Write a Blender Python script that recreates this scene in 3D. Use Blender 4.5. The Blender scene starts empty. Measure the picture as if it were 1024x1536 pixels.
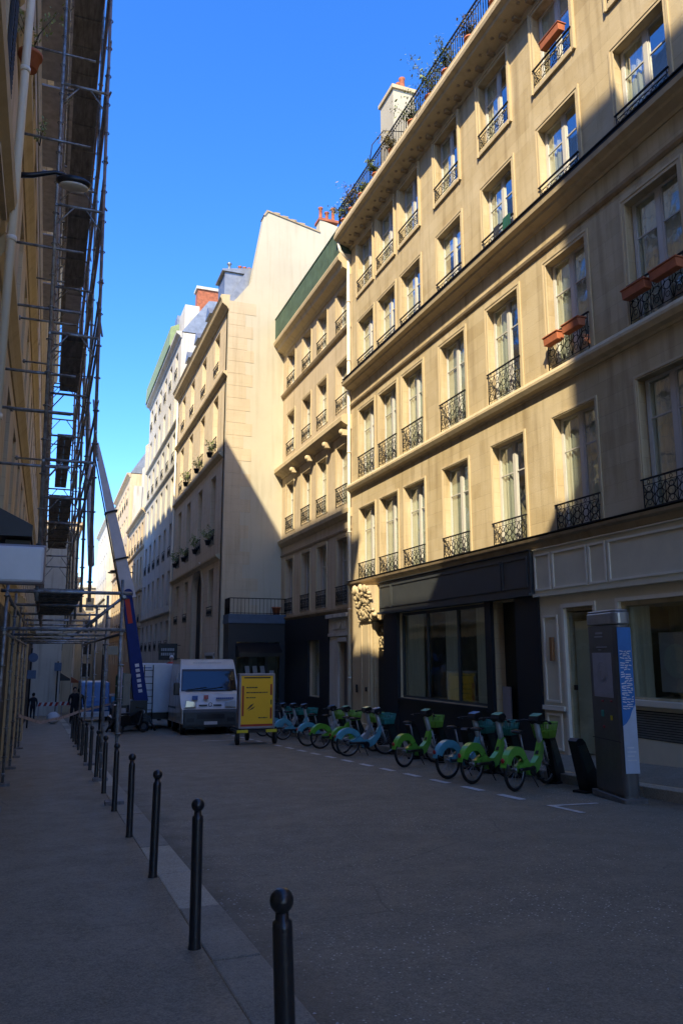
import bpy, math, random
from mathutils import Vector, Matrix, Quaternion
rnd = random.Random(7)
PI = math.pi
S = 0.0434                      # the street falls away from the camera
def gz(y, h=0.0): return -S*y + h
scn = bpy.context.scene
col = scn.collection
M = {}

# ------------------------------------------------------------------ materials
def newmat(name):
    m = bpy.data.materials.new(name); m.use_nodes = True
    nt = m.node_tree; nt.nodes.clear()
    return m, nt.nodes, nt.links
def mat(name, color, rough=.7, metal=0, spec=.5, nscale=4, namt=.12, bump=.0, bscale=30, coat=0, color2=None, stretch=None, ior=None):
    m, N, L = newmat(name)
    out = N.new('ShaderNodeOutputMaterial'); b = N.new('ShaderNodeBsdfPrincipled')
    L.new(b.outputs[0], out.inputs[0])
    b.inputs['Roughness'].default_value = rough; b.inputs['Metallic'].default_value = metal
    b.inputs['Specular IOR Level'].default_value = spec; b.inputs['Coat Weight'].default_value = coat
    if ior: b.inputs['IOR'].default_value = ior
    tc = N.new('ShaderNodeTexCoord'); mp = N.new('ShaderNodeMapping'); L.new(tc.outputs['Object'], mp.inputs[0])
    if stretch: mp.inputs['Scale'].default_value = stretch
    n = N.new('ShaderNodeTexNoise'); n.inputs['Scale'].default_value = nscale; n.inputs['Detail'].default_value = 6; n.inputs['Roughness'].default_value = .62
    L.new(mp.outputs[0], n.inputs['Vector'])
    r = N.new('ShaderNodeMapRange'); r.inputs[1].default_value = .3; r.inputs[2].default_value = .7
    L.new(n.outputs[0], r.inputs[0])
    mx = N.new('ShaderNodeMix'); mx.data_type = 'RGBA'
    c = color; c2 = color2 or tuple(max(0, x*(1-2*namt)) for x in c)
    mx.inputs['A'].default_value = (*c, 1); mx.inputs['B'].default_value = (*c2, 1)
    L.new(r.outputs[0], mx.inputs['Factor']); L.new(mx.outputs['Result'], b.inputs['Base Color'])
    if bump:
        n2 = N.new('ShaderNodeTexNoise'); n2.inputs['Scale'].default_value = bscale; n2.inputs['Detail'].default_value = 5
        L.new(tc.outputs['Object'], n2.inputs['Vector'])
        bp = N.new('ShaderNodeBump'); bp.inputs['Strength'].default_value = bump; bp.inputs['Distance'].default_value = .02
        L.new(n2.outputs[0], bp.inputs['Height']); L.new(bp.outputs[0], b.inputs['Normal'])
    M[name] = m; return m

def stone(name, c1, c2, stain, mortar, bw=.95, bh=.36, msize=.006, blot=.6, mstr=.35, streak=.5):
    """ashlar in the Y/Z plane: faint joints, stains and rain streaks"""
    m, N, L = newmat(name)
    out = N.new('ShaderNodeOutputMaterial'); b = N.new('ShaderNodeBsdfPrincipled'); L.new(b.outputs[0], out.inputs[0])
    b.inputs['Roughness'].default_value = .86; b.inputs['Specular IOR Level'].default_value = .25
    tc = N.new('ShaderNodeTexCoord'); sx = N.new('ShaderNodeSeparateXYZ'); L.new(tc.outputs['Object'], sx.inputs[0])
    ad = N.new('ShaderNodeMath'); ad.operation = 'ADD'; L.new(sx.outputs[0], ad.inputs[0]); L.new(sx.outputs[1], ad.inputs[1])
    cb = N.new('ShaderNodeCombineXYZ'); L.new(ad.outputs[0], cb.inputs[0]); L.new(sx.outputs[2], cb.inputs[1])
    # wobble
    br = N.new('ShaderNodeTexBrick'); br.inputs['Scale'].default_value = 1; br.inputs['Brick Width'].default_value = bw; br.inputs['Row Height'].default_value = bh
    br.inputs['Mortar Size'].default_value = msize; br.inputs['Mortar Smooth'].default_value = .3
    br.inputs['Color1'].default_value = (*c1, 1); br.inputs['Color2'].default_value = (*c2, 1); br.inputs['Mortar'].default_value = (*mortar, 1)
    L.new(cb.outputs[0], br.inputs['Vector'])
    plain = N.new('ShaderNodeMix'); plain.data_type = 'RGBA'; plain.inputs['A'].default_value = (*[(a+b_)/2 for a, b_ in zip(c1, c2)], 1)
    plain.inputs['Factor'].default_value = mstr; L.new(br.outputs['Color'], plain.inputs['B'])
    n = N.new('ShaderNodeTexNoise'); n.inputs['Scale'].default_value = .55; n.inputs['Detail'].default_value = 8; n.inputs['Roughness'].default_value = .65
    L.new(tc.outputs['Object'], n.inputs['Vector'])
    r = N.new('ShaderNodeMapRange'); r.inputs[1].default_value = .42; r.inputs[2].default_value = .72; r.inputs[4].default_value = blot; L.new(n.outputs[0], r.inputs[0])
    m1 = N.new('ShaderNodeMix'); m1.data_type = 'RGBA'; L.new(r.outputs[0], m1.inputs['Factor']); L.new(plain.outputs['Result'], m1.inputs['A']); m1.inputs['B'].default_value = (*stain, 1)
    mp = N.new('ShaderNodeMapping'); mp.inputs['Scale'].default_value = (2.6, 2.6, .22); L.new(tc.outputs['Object'], mp.inputs[0])
    n3 = N.new('ShaderNodeTexNoise'); n3.inputs['Scale'].default_value = 1.4; n3.inputs['Detail'].default_value = 7; L.new(mp.outputs[0], n3.inputs['Vector'])
    r3 = N.new('ShaderNodeMapRange'); r3.inputs[1].default_value = .5; r3.inputs[2].default_value = .75; r3.inputs[4].default_value = streak; L.new(n3.outputs[0], r3.inputs[0])
    m2 = N.new('ShaderNodeMix'); m2.data_type = 'RGBA'; m2.blend_type = 'MULTIPLY'; L.new(r3.outputs[0], m2.inputs['Factor']); L.new(m1.outputs['Result'], m2.inputs['A']); m2.inputs['B'].default_value = (.52, .47, .41, 1)
    L.new(m2.outputs['Result'], b.inputs['Base Color'])
    n2 = N.new('ShaderNodeTexNoise'); n2.inputs['Scale'].default_value = 22; n2.inputs['Detail'].default_value = 6; L.new(tc.outputs['Object'], n2.inputs['Vector'])
    mh = N.new('ShaderNodeMath'); mh.operation = 'MULTIPLY_ADD'; mh.inputs[1].default_value = -.6*mstr; L.new(br.outputs['Fac'], mh.inputs[0]); L.new(n2.outputs[0], mh.inputs[2])
    bp = N.new('ShaderNodeBump'); bp.inputs['Strength'].default_value = .35; bp.inputs['Distance'].default_value = .012; L.new(mh.outputs[0], bp.inputs['Height']); L.new(bp.outputs[0], b.inputs['Normal'])
    M[name] = m; return m

stone('stone_a', (.53,.43,.26), (.42,.325,.18), (.60,.51,.35), (.30,.23,.14), mstr=.62, blot=.8, streak=.7)
stone('stone_trim', (.56,.46,.29), (.52,.42,.26), (.47,.37,.22), (.42,.33,.20), bw=1.6, bh=3.0, mstr=.2, blot=.6, streak=.4)
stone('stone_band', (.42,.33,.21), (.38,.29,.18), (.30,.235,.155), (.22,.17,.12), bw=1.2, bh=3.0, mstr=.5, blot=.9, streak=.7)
stone('stone_b', (.54,.44,.30), (.49,.395,.265), (.60,.50,.36), (.36,.29,.2), mstr=.5, blot=.7, streak=.5)
stone('stone_c', (.60,.50,.35), (.55,.45,.31), (.64,.55,.41), (.28,.22,.15), mstr=.55, blot=.7, streak=.55)
stone('plaster_gable', (.50,.46,.35), (.48,.44,.335), (.42,.38,.29), (.50,.46,.36), mstr=.12, blot=.6, streak=.28)
stone('quoin', (.53,.45,.32), (.49,.41,.285), (.42,.345,.24), (.38,.31,.21), bw=.8, bh=.4, mstr=.5, blot=.6, streak=.4)
stone('white_render', (.56,.535,.47), (.54,.515,.45), (.40,.38,.34), (.4,.38,.34), mstr=.1, blot=.6, streak=.6)
stone('yellow_render', (.56,.45,.30), (.54,.43,.29), (.46,.38,.27), (.4,.33,.24), mstr=.1, blot=.6, streak=.6)
stone('stone_left', (.60,.49,.33), (.55,.44,.29), (.46,.37,.26), (.30,.24,.17), mstr=.6, blot=.8, streak=.7)
mat('cream_paint', (.68,.62,.46), .55, nscale=3, namt=.05, bump=.05)
mat('cream_trim', (.78,.72,.58), .5, nscale=3, namt=.04)
mat('navy_paint', (.006,.009,.016), .5, nscale=3, namt=.1)
mat('navy_sign', (.048,.054,.058), .42, nscale=3, namt=.1)
mat('black_paint', (.012,.012,.013), .3, nscale=10, namt=.15, bump=.05, bscale=60)
mat('bollard_paint', (.012,.013,.018), .34, nscale=9, namt=.3, bump=.15, bscale=60, coat=.15, color2=(.018,.018,.018))
mat('terrace_edge', (.07,.11,.17), .6)
mat('shop_inside', (.34,.35,.29), .9, nscale=1.2, namt=.4)
mat('iron', (.014,.014,.015), .6, spec=.3, nscale=20, namt=.2)
mat('white_wood', (.56,.545,.50), .45, nscale=3, namt=.06)
mat('zinc', (.34,.36,.37), .42, metal=.6, nscale=2.5, namt=.18)
mat('green_lattice', (.075,.13,.085), .7, nscale=2, namt=.25, bump=.2)
mat('green_roof', (.24,.33,.17), .7, nscale=2, namt=.15)
mat('brick_red', (.42,.13,.06), .85, nscale=6, namt=.25, bump=.3)
mat('terracotta', (.48,.15,.065), .8, nscale=8, namt=.15, bump=.15)
mat('scaffold_steel', (.34,.38,.41), .42, metal=.35, nscale=9, namt=.35, bump=.1, color2=(.10,.085,.075))
mat('scaffold_rust', (.36,.26,.24), .6, metal=.2, nscale=6, namt=.3, color2=(.12,.13,.15))
mat('deck_wood', (.26,.25,.24), .8, nscale=3, namt=.3, bump=.3, stretch=(6,1,1))
mat('deck_metal', (.58,.56,.56), .5, metal=.2, nscale=5, namt=.2)
mat('plastic_white', (.62,.64,.66), .35, nscale=3, namt=.06)
mat('lamp_glass', (.62,.58,.48), .25, nscale=6, namt=.1)
mat('lamp_body', (.018,.022,.03), .35, metal=.3)
mat('curtain', (.74,.73,.62), .9, nscale=2, namt=.15, stretch=(8,8,.4), bump=.2, bscale=6)
mat('blind', (.80,.77,.66), .8, nscale=2, namt=.06)
mat('room_dark', (.08,.08,.07), .9, nscale=2, namt=.3)
mat('tyre', (.010,.010,.010), .75, nscale=30, namt=.2)
mat('rim', (.30,.31,.32), .3, metal=.8)
mat('bike_grey', (.42,.48,.50), .35, metal=.2, coat=.3, nscale=8, namt=.08)
mat('bike_green', (.14,.42,.04), .35, coat=.5, nscale=10, namt=.12)
mat('bike_lime', (.26,.56,.06), .4, coat=.3, nscale=10, namt=.12)
mat('bike_blue', (.11,.37,.45), .35, coat=.5, nscale=10, namt=.12)
mat('bike_teal', (.04,.30,.25), .4, coat=.3, nscale=10, namt=.12)
mat('screen_green', (.35,.66,.45), .15, coat=.6)
mat('screen_blue', (.32,.50,.75), .15, coat=.6)
mat('red_plastic', (.40,.02,.015), .3)
mat('black_plastic', (.010,.010,.011), .45, nscale=20, namt=.2)
mat('dock_green', (.012,.030,.026), .3, coat=.3)
mat('van_white', (.60,.58,.53), .3, coat=.4, nscale=2, namt=.09)
mat('van_grey', (.045,.055,.055), .55, nscale=6, namt=.15)
mat('logo_blue', (.05,.12,.34), .5); mat('logo_red', (.5,.12,.10), .5); mat('logo_grey', (.35,.37,.40), .5)
mat('headlight', (.55,.58,.58), .1, coat=1)
mat('plate', (.6,.6,.58), .5)
mat('yellow_poster', (.90,.50,.01), .55, nscale=2, namt=.04)
mat('yellow_bright', (.75,.60,.02), .5)
mat('poster_red', (.42,.035,.01), .5)
mat('alu_frame', (.30,.28,.30), .4, metal=.3)
mat('kiosk_grey', (.13,.125,.115), .4, metal=.3, nscale=6, namt=.1)
mat('kiosk_cap', (.34,.34,.33), .35, metal=.5, nscale=5, namt=.15)
mat('poster_blue', (.02,.17,.48), .45, nscale=4, namt=.15)
mat('poster_pale', (.48,.54,.62), .45, nscale=3, namt=.10)
mat('paper', (.36,.36,.40), .6, nscale=8, namt=.06)
mat('concrete', (.20,.19,.17), .9, nscale=6, namt=.25, bump=.3)
mat('boom_blue', (.010,.030,.17), .6, spec=.25)
mat('boom_white', (.50,.48,.50), .4, nscale=2, namt=.12)
mat('letters_white', (.7,.7,.7), .5)
mat('green_box', (.02,.10,.05), .5)
mat('truck_blue', (.02,.10,.28), .4, coat=.3)
mat('coat_black', (.010,.011,.016), .9, nscale=6, namt=.2, bump=.2)
mat('trousers', (.02,.022,.03), .9)
mat('hivis_red', (.55,.06,.035), .8)
mat('helmet', (.7,.7,.7), .3)
mat('skin', (.42,.26,.19), .6)
mat('hair', (.02,.014,.01), .8)
mat('tape', (.45,.38,.38), .6, nscale=12, namt=.3)
mat('sign_blue', (.07,.13,.24), .5)
mat('sign_dark', (.015,.018,.022), .5)
mat('leaf', (.30,.36,.10), .6, nscale=6, namt=.35, color2=(.06,.10,.025))
mat('leaf_dry', (.32,.26,.09), .7, nscale=6, namt=.35)
mat('stem', (.07,.05,.03), .8)
mat('wood_light', (.30,.14,.05), .5)
mat('shutter_dark', (.024,.024,.026), .6)
mat('door_grey', (.13,.12,.11), .5, nscale=3, namt=.1)
mat('litter', (.42,.42,.42), .7)
mat('copper_green', (.05,.11,.10), .6)

def glass(name, tint, lo, blend, rough=.02, gcol=(.9,.95,1)):
    m, N, L = newmat(name)
    out = N.new('ShaderNodeOutputMaterial'); mx = N.new('ShaderNodeMixShader')
    tr = N.new('ShaderNodeBsdfTransparent'); tr.inputs[0].default_value = (*tint, 1)
    gl = N.new('ShaderNodeBsdfGlossy'); gl.inputs['Roughness'].default_value = rough; gl.inputs['Color'].default_value = (*gcol, 1)
    lw = N.new('ShaderNodeLayerWeight'); lw.inputs[0].default_value = .5
    n = N.new('ShaderNodeTexNoise'); n.inputs['Scale'].default_value = 2.2; tc = N.new('ShaderNodeTexCoord'); L.new(tc.outputs['Object'], n.inputs['Vector'])
    bp = N.new('ShaderNodeBump'); bp.inputs['Strength'].default_value = .06; bp.inputs['Distance'].default_value = .05
    L.new(n.outputs[0], bp.inputs['Height']); L.new(bp.outputs[0], gl.inputs['Normal'])
    pw = N.new('ShaderNodeMath'); pw.operation = 'POWER'; pw.inputs[1].default_value = 3.2; L.new(lw.outputs['Facing'], pw.inputs[0])
    a = N.new('ShaderNodeMath'); a.operation = 'MULTIPLY_ADD'; a.use_clamp = True; a.inputs[1].default_value = .75; a.inputs[2].default_value = lo; L.new(pw.outputs[0], a.inputs[0])
    L.new(a.outputs[0], mx.inputs[0]); L.new(tr.outputs[0], mx.inputs[1]); L.new(gl.outputs[0], mx.inputs[2]); L.new(mx.outputs[0], out.inputs[0])
    M[name] = m
glass('pane_glass', (.84,.90,.86), .32, .34)
glass('shop_glass', (.90,.95,.92), .05, .22)
glass('van_glass', (.25,.30,.34), .06, .30, .04)

def asphalt(name, base, spk, patch, crack=.6, scale=1.0, spk_amt=.6, dirt=None):
    m, N, L = newmat(name)
    out = N.new('ShaderNodeOutputMaterial'); b = N.new('ShaderNodeBsdfPrincipled'); L.new(b.outputs[0], out.inputs[0])
    b.inputs['Specular IOR Level'].default_value = .45
    tc = N.new('ShaderNodeTexCoord')
    def noise(s, d=5, rg=.6):
        n = N.new('ShaderNodeTexNoise'); n.inputs['Scale'].default_value = s; n.inputs['Detail'].default_value = d; n.inputs['Roughness'].default_value = rg
        L.new(tc.outputs['Object'], n.inputs['Vector']); return n
    def mr(o, a, b_, c=0, d=1):
        r = N.new('ShaderNodeMapRange'); r.inputs[1].default_value = a; r.inputs[2].default_value = b_; r.inputs[3].default_value = c; r.inputs[4].default_value = d
        L.new(o, r.inputs[0]); return r.outputs[0]
    def mix(f, A, B, bt='MIX'):
        x = N.new('ShaderNodeMix'); x.data_type = 'RGBA'; x.blend_type = bt
        if isinstance(f, float): x.inputs['Factor'].default_value = f
        else: L.new(f, x.inputs['Factor'])
        for s, v in (('A', A), ('B', B)):
            if isinstance(v, tuple): x.inputs[s].default_value = (*v, 1)
            else: L.new(v, x.inputs[s])
        return x.outputs['Result']
    big = noise(.35*scale, 6); mid = noise(2.2*scale, 8, .7); fine = noise(70*scale, 3, .7)
    c = mix(mr(big.outputs[0], .4, .62), base, patch)
    c = mix(mr(mid.outputs[0], .35, .7, 0, .55), c, tuple(x*.55 for x in base))
    c = mix(mr(fine.outputs[0], .35, .7, 0, .75), c, tuple(min(1, x*1.9) for x in base)); grit = noise(24*scale, 4, .8); c = mix(mr(grit.outputs[0], .45, .7, 0, .6), c, tuple(x*.45 for x in base))
    v = N.new('ShaderNodeTexVoronoi'); v.inputs['Scale'].default_value = 34*scale; L.new(tc.outputs['Object'], v.inputs['Vector'])
    sp = N.new('ShaderNodeSeparateColor'); L.new(v.outputs['Color'], sp.inputs[0])
    k = N.new('ShaderNodeMath'); k.operation = 'MULTIPLY'; L.new(mr(v.outputs['Distance'], .30, .18), k.inputs[0]); L.new(mr(sp.outputs[0], .72, .80), k.inputs[1])
    k2 = N.new('ShaderNodeMath'); k2.operation = 'MULTIPLY'; L.new(k.outputs[0], k2.inputs[0]); L.new(mr(noise(.8*scale).outputs[0], .4, .62, .1, spk_amt), k2.inputs[1])
    c = mix(k2.outputs[0], c, spk)
    # cracks: thin edges of large warped cells
    vc = N.new('ShaderNodeTexVoronoi'); vc.feature = 'DISTANCE_TO_EDGE'; vc.inputs['Scale'].default_value = .33*scale
    wv = N.new('ShaderNodeMix'); wv.data_type = 'RGBA'; wv.inputs['Factor'].default_value = .16; L.new(tc.outputs['Object'], wv.inputs['A']); L.new(noise(1.7).outputs['Color'], wv.inputs['B'])
    L.new(wv.outputs['Result'], vc.inputs['Vector'])
    ck = N.new('ShaderNodeMath'); ck.operation = 'MULTIPLY'; L.new(mr(vc.outputs[0], .004, .001), ck.inputs[0]); L.new(mr(noise(.5).outputs[0], .5, .56, 0, crack), ck.inputs[1])
    c = mix(ck.outputs[0], c, tuple(x*.3 for x in base))
    if dirt:
        # grime collected along the two kerbs, with a ragged edge
        sx = N.new('ShaderNodeSeparateXYZ'); L.new(tc.outputs['Object'], sx.inputs[0]); nd = noise(2.0, 6, .7)
        for x0, x1 in dirt:
            w_ = N.new('ShaderNodeMath'); w_.operation = 'MULTIPLY_ADD'; w_.inputs[1].default_value = (x1-x0)*1.6; w_.inputs[2].default_value = -(x1-x0)*.8; L.new(nd.outputs[0], w_.inputs[0])
            a_ = N.new('ShaderNodeMath'); a_.operation = 'ADD'; L.new(sx.outputs[0], a_.inputs[0]); L.new(w_.outputs[0], a_.inputs[1])
            c = mix(mr(a_.outputs[0], x1, x0, 0, .62), c, tuple(x*.33 for x in base))
    L.new(c, b.inputs['Base Color'])
    L.new(mr(mid.outputs[0], .3, .7, .55, .85), b.inputs['Roughness'])
    h = N.new('ShaderNodeMath'); h.operation = 'SUBTRACT'; L.new(fine.outputs[0], h.inputs[0]); L.new(ck.outputs[0], h.inputs[1])
    bp = N.new('ShaderNodeBump'); bp.inputs['Strength'].default_value = .5; bp.inputs['Distance'].default_value = .012; L.new(h.outputs[0], bp.inputs['Height']); L.new(bp.outputs[0], b.inputs['Normal'])
    M[name] = m
asphalt('road_asphalt', (.185,.158,.108), (.80,.75,.64), (.146,.125,.085), spk_amt=.85, dirt=((1.40,1.85), (8.75,8.3)), crack=.35)
asphalt('pavement_asphalt', (.192,.165,.116), (.40,.37,.31), (.160,.138,.098), crack=.5, spk_amt=.25)
asphalt('kerb_granite', (.34,.30,.22), (.50,.46,.38), (.28,.245,.18), crack=0, scale=1.6)
asphalt('kerb_granite_dark', (.20,.18,.135), (.42,.39,.33), (.165,.15,.115), crack=0, scale=1.6)
asphalt('gutter_mat', (.042,.044,.038), (.35,.35,.33), (.070,.070,.064), crack=.2)
mat('paint_line', (.74,.72,.66), .7, nscale=14, namt=.25, bump=.2)

# ------------------------------------------------------------------ mesh helper
class MB:
    def __init__(s): s.v = []; s.f = []; s.sm = []
    def quad(s, a, b, c, d, sm=False):
        n = len(s.v); s.v += [tuple(a), tuple(b), tuple(c), tuple(d)]; s.f.append((n, n+1, n+2, n+3)); s.sm.append(sm); return s
    def face(s, pts, sm=False):
        n = len(s.v); s.v += [tuple(p) for p in pts]; s.f.append(tuple(range(n, n+len(pts)))); s.sm.append(sm); return s
    def box(s, x0, x1, y0, y1, z0, z1):
        if x0 > x1: x0, x1 = x1, x0
        if y0 > y1: y0, y1 = y1, y0
        if z0 > z1: z0, z1 = z1, z0
        n = len(s.v)
        s.v += [(x, y, z) for x in (x0, x1) for y in (y0, y1) for z in (z0, z1)]
        for f in ((0,1,3,2), (4,6,7,5), (0,4,5,1), (2,3,7,6), (0,2,6,4), (1,5,7,3)):
            s.f.append(tuple(n+i for i in f)); s.sm.append(False)
        return s
    def obox(s, c, ax, ay, az):
        """box from centre and three half-axis vectors"""
        c, ax, ay, az = map(Vector, (c, ax, ay, az)); n = len(s.v)
        s.v += [tuple(c + i*ax + j*ay + k*az) for i in (-1, 1) for j in (-1, 1) for k in (-1, 1)]
        for f in ((0,1,3,2), (4,6,7,5), (0,4,5,1), (2,3,7,6), (0,2,6,4), (1,5,7,3)):
            s.f.append(tuple(n+i for i in f)); s.sm.append(False)
        return s
    def tube(s, pts, r, n=8, cap=True):
        pts = [Vector(p) for p in pts]; rr = r if isinstance(r, (list, tuple)) else [r]*len(pts)
        rings = []; ref = None
        for i, p in enumerate(pts):
            t = (pts[min(i+1, len(pts)-1)] - pts[max(i-1, 0)]).normalized()
            if ref is None: ref = t.orthogonal().normalized()
            ref = (ref - t*ref.dot(t))
            ref = ref.normalized() if ref.length > 1e-6 else t.orthogonal().normalized()
            b = t.cross(ref); k = len(s.v); rings.append(k)
            for j in range(n):
                a = 2*PI*j/n; s.v.append(tuple(p + (ref*math.cos(a) + b*math.sin(a))*rr[i]))
        for i in range(len(pts)-1):
            for j in range(n):
                s.f.append((rings[i]+j, rings[i]+(j+1) % n, rings[i+1]+(j+1) % n, rings[i+1]+j)); s.sm.append(True)
        if cap:
            s.f.append(tuple(rings[0]+j for j in reversed(range(n)))); s.sm.append(False)
            s.f.append(tuple(rings[-1]+j for j in range(n))); s.sm.append(False)
        return s
    def ring(s, c, axis, R, r, n=24, m=6, a0=0, a1=2*PI):
        c = Vector(c); axis = Vector(axis).normalized(); u = axis.orthogonal().normalized(); w = axis.cross(u)
        full = abs(a1-a0-2*PI) < 1e-6; cnt = n if full else n+1; base = len(s.v)
        for i in range(cnt):
            a = a0+(a1-a0)*i/n; d = u*math.cos(a)+w*math.sin(a)
            for j in range(m):
                b = 2*PI*j/m; s.v.append(tuple(c + d*(R+r*math.cos(b)) + axis*(r*math.sin(b))))
        for i in range(n):
            i2 = (i+1) % cnt
            for j in range(m):
                j2 = (j+1) % m
                s.f.append((base+i*m+j, base+i2*m+j, base+i2*m+j2, base+i*m+j2)); s.sm.append(True)
        return s
    def lathe(s, c, prof, n=20, axis='z'):
        base = len(s.v); c = Vector(c)
        for r, z in prof:
            for j in range(n):
                a = 2*PI*j/n
                p = Vector((r*math.cos(a), r*math.sin(a), z))
                if axis == 'x': p = Vector((z, r*math.cos(a), r*math.sin(a)))
                if axis == 'y': p = Vector((r*math.cos(a), z, r*math.sin(a)))
                s.v.append(tuple(c+p))
        for i in range(len(prof)-1):
            for j in range(n):
                s.f.append((base+i*n+j, base+i*n+(j+1) % n, base+(i+1)*n+(j+1) % n, base+(i+1)*n+j)); s.sm.append(True)
        s.f.append(tuple(base+j for j in reversed(range(n)))); s.sm.append(False)
        k = base+(len(prof)-1)*n; s.f.append(tuple(k+j for j in range(n))); s.sm.append(False)
        return s
    def sphere(s, c, r, n=16, m=10, sc=(1,1,1)):
        base = len(s.v)
        for i in range(m+1):
            t = PI*i/m
            for j in range(n):
                a = 2*PI*j/n
                s.v.append((c[0]+r*sc[0]*math.sin(t)*math.cos(a), c[1]+r*sc[1]*math.sin(t)*math.sin(a), c[2]+r*sc[2]*math.cos(t)))
        for i in range(m):
            for j in range(n):
                s.f.append((base+i*n+j, base+(i+1)*n+j, base+(i+1)*n+(j+1) % n, base+i*n+(j+1) % n)); s.sm.append(True)
        return s
    def prism(s, poly, axis, a, b):
        """extrude a 2-D polygon; axis x: poly=(y,z)  y: (x,z)  z: (x,y)"""
        f = {'x': lambda p, t: (t, p[0], p[1]), 'y': lambda p, t: (p[0], t, p[1]), 'z': lambda p, t: (p[0], p[1], t)}[axis]
        n = len(poly); k = len(s.v)
        s.v += [f(p, a) for p in poly] + [f(p, b) for p in poly]
        s.f.append(tuple(range(k, k+n))); s.sm.append(False)
        s.f.append(tuple(range(k+2*n-1, k+n-1, -1))); s.sm.append(False)
        for i in range(n):
            j = (i+1) % n; s.f.append((k+i, k+n+i, k+n+j, k+j)); s.sm.append(False)
        return s
    def xf(s, mtx, start=0):
        for i in range(start, len(s.v)): s.v[i] = tuple(mtx @ Vector(s.v[i]))
        return s
    def mesh(s, name, material, off=(0,0,0)):
        me = bpy.data.meshes.new(name)
        me.from_pydata([(v[0]-off[0], v[1]-off[1], v[2]-off[2]) for v in s.v], [], s.f)
        me.polygons.foreach_set('use_smooth', s.sm)
        me.materials.append(M[material] if isinstance(material, str) else material)
        import bmesh
        bm = bmesh.new(); bm.from_mesh(me); bmesh.ops.recalc_face_normals(bm, faces=bm.faces); bm.to_mesh(me); bm.free()
        me.update(); return me

def wloc(o):
    p = Vector((0,0,0))
    while o: p = p + o.location; o = o.parent
    return p
def part(name, mb, material, parent=None, loc=None, bevel=0, world=False):
    """link one mesh object. world=True: mesh was written in world coordinates, parent unrotated"""
    off = (0,0,0)
    if world:
        off = wloc(parent) if parent else Vector(loc or (0,0,0))
        if parent and loc: off = off + Vector(loc)
    o = bpy.data.objects.new(name, mb if isinstance(mb, bpy.types.Mesh) else mb.mesh(name, material, off))
    col.objects.link(o)
    if loc: o.location = loc
    if parent: o.parent = parent
    if bevel:
        b = o.modifiers.new('bevel', 'BEVEL'); b.width = bevel; b.segments = 2; b.limit_method = 'ANGLE'; b.harden_normals = False
    return o
def tag(o, label, cat, group=None, kind=None):
    o['label'] = label; o['category'] = cat
    if group: o['group'] = group
    if kind: o['kind'] = kind
    return o
def thing(name, label, cat, loc=(0,0,0), rz=0, group=None):
    o = bpy.data.objects.new(name, None); col.objects.link(o); o.location = loc; o.rotation_euler = (0,0,rz); o.empty_display_size = .2
    return tag(o, label, cat, group)
def structure(name, mb, m, bevel=0):
    o = part(name, mb, m, bevel=bevel); o['kind'] = 'structure'; return o
def copy_tree(o, parent=None):
    c = o.copy(); col.objects.link(c)
    if parent: c.parent = parent
    for ch in o.children: copy_tree(ch, c)
    return c
def text_mesh(txt, size, material, depth=.002):
    """flat lettering as mesh, reading along +x, up +z, facing -y"""
    cu = bpy.data.curves.new('letters', 'FONT'); cu.body = txt; cu.size = size; cu.extrude = depth; cu.align_x = 'LEFT'
    o = bpy.data.objects.new('letters', cu); col.objects.link(o)
    dg = bpy.context.evaluated_depsgraph_get(); me = bpy.data.meshes.new_from_object(o.evaluated_get(dg))
    bpy.data.objects.remove(o); bpy.data.curves.remove(cu)
    me.transform(Matrix.Rotation(PI/2, 4, 'X')); me.materials.clear(); me.materials.append(M[material]); return me

# ------------------------------------------------------------------ ground
def slab(mb, x0, x1, y0, y1, h0, h1=None, step=4.0, thick=None):
    h1 = h0 if h1 is None else h1; y = y0
    while y < y1-1e-6:
        yn = min(y+step, y1)
        mb.quad((x0,y,gz(y,h0)), (x1,y,gz(y,h1)), (x1,yn,gz(yn,h1)), (x0,yn,gz(yn,h0))); y = yn
    return mb
YN, YF = -14.0, 132.0
structure('ground', MB().quad((-300,-300,-13.5), (300,-300,-13.5), (300,400,-13.5), (-300,400,-13.5)), 'road_asphalt')
structure('road', slab(MB(), 1.36, 8.80, YN, YF, -.12), 'road_asphalt')
structure('pavement', slab(MB(), -3.0, 1.055, YN, YF, 0), 'pavement_asphalt')
structure('pavement', slab(MB(), 9.05, 10.6, YN, 36, .05, .26), 'pavement_asphalt')
structure('pavement', slab(MB(), 7.2, 9.05, 35.35, YF, .02, .06), 'pavement_asphalt')
def kerb(x0, x1, ya, yb, h, name='kerb'):
    mb = MB(); y = ya; g = .006
    while y < yb:
        L_ = 1.05 + rnd.random()*.3; yn = min(y+L_, yb); j = rnd.uniform(-.003, .003)
        a, b = y+g, yn-g
        mb.v += [(x0,a,gz(a,-.25)), (x1,a,gz(a,-.25)), (x1,a,gz(a,h+j)), (x0,a,gz(a,h+j)), (x0,b,gz(b,-.25)), (x1,b,gz(b,-.25)), (x1,b,gz(b,h+j)), (x0,b,gz(b,h+j))]
        n = len(mb.v)-8
        for f in ((0,1,2,3), (7,6,5,4), (0,4,5,1), (2,6,7,3), (1,5,6,2), (0,3,7,4)): mb.f.append(tuple(n+i for i in f)); mb.sm.append(False)
        y = yn
    o = structure(name, mb, 'kerb_granite', bevel=.012); o.data.materials.append(M['kerb_granite_dark']); pick = [int(rnd.random() < .4) for _ in range(400)]
    for i, p in enumerate(o.data.polygons): p.material_index = pick[i//6]
    return o
kerb(1.06, 1.37, -4, 70, .004)
kerb(8.78, 9.06, 4, 35.3, .045)
mk = MB()
def mark(mb, pts):
    mb.quad(*[(x, y, gz(y, -.111)) for x, y in pts])
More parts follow.
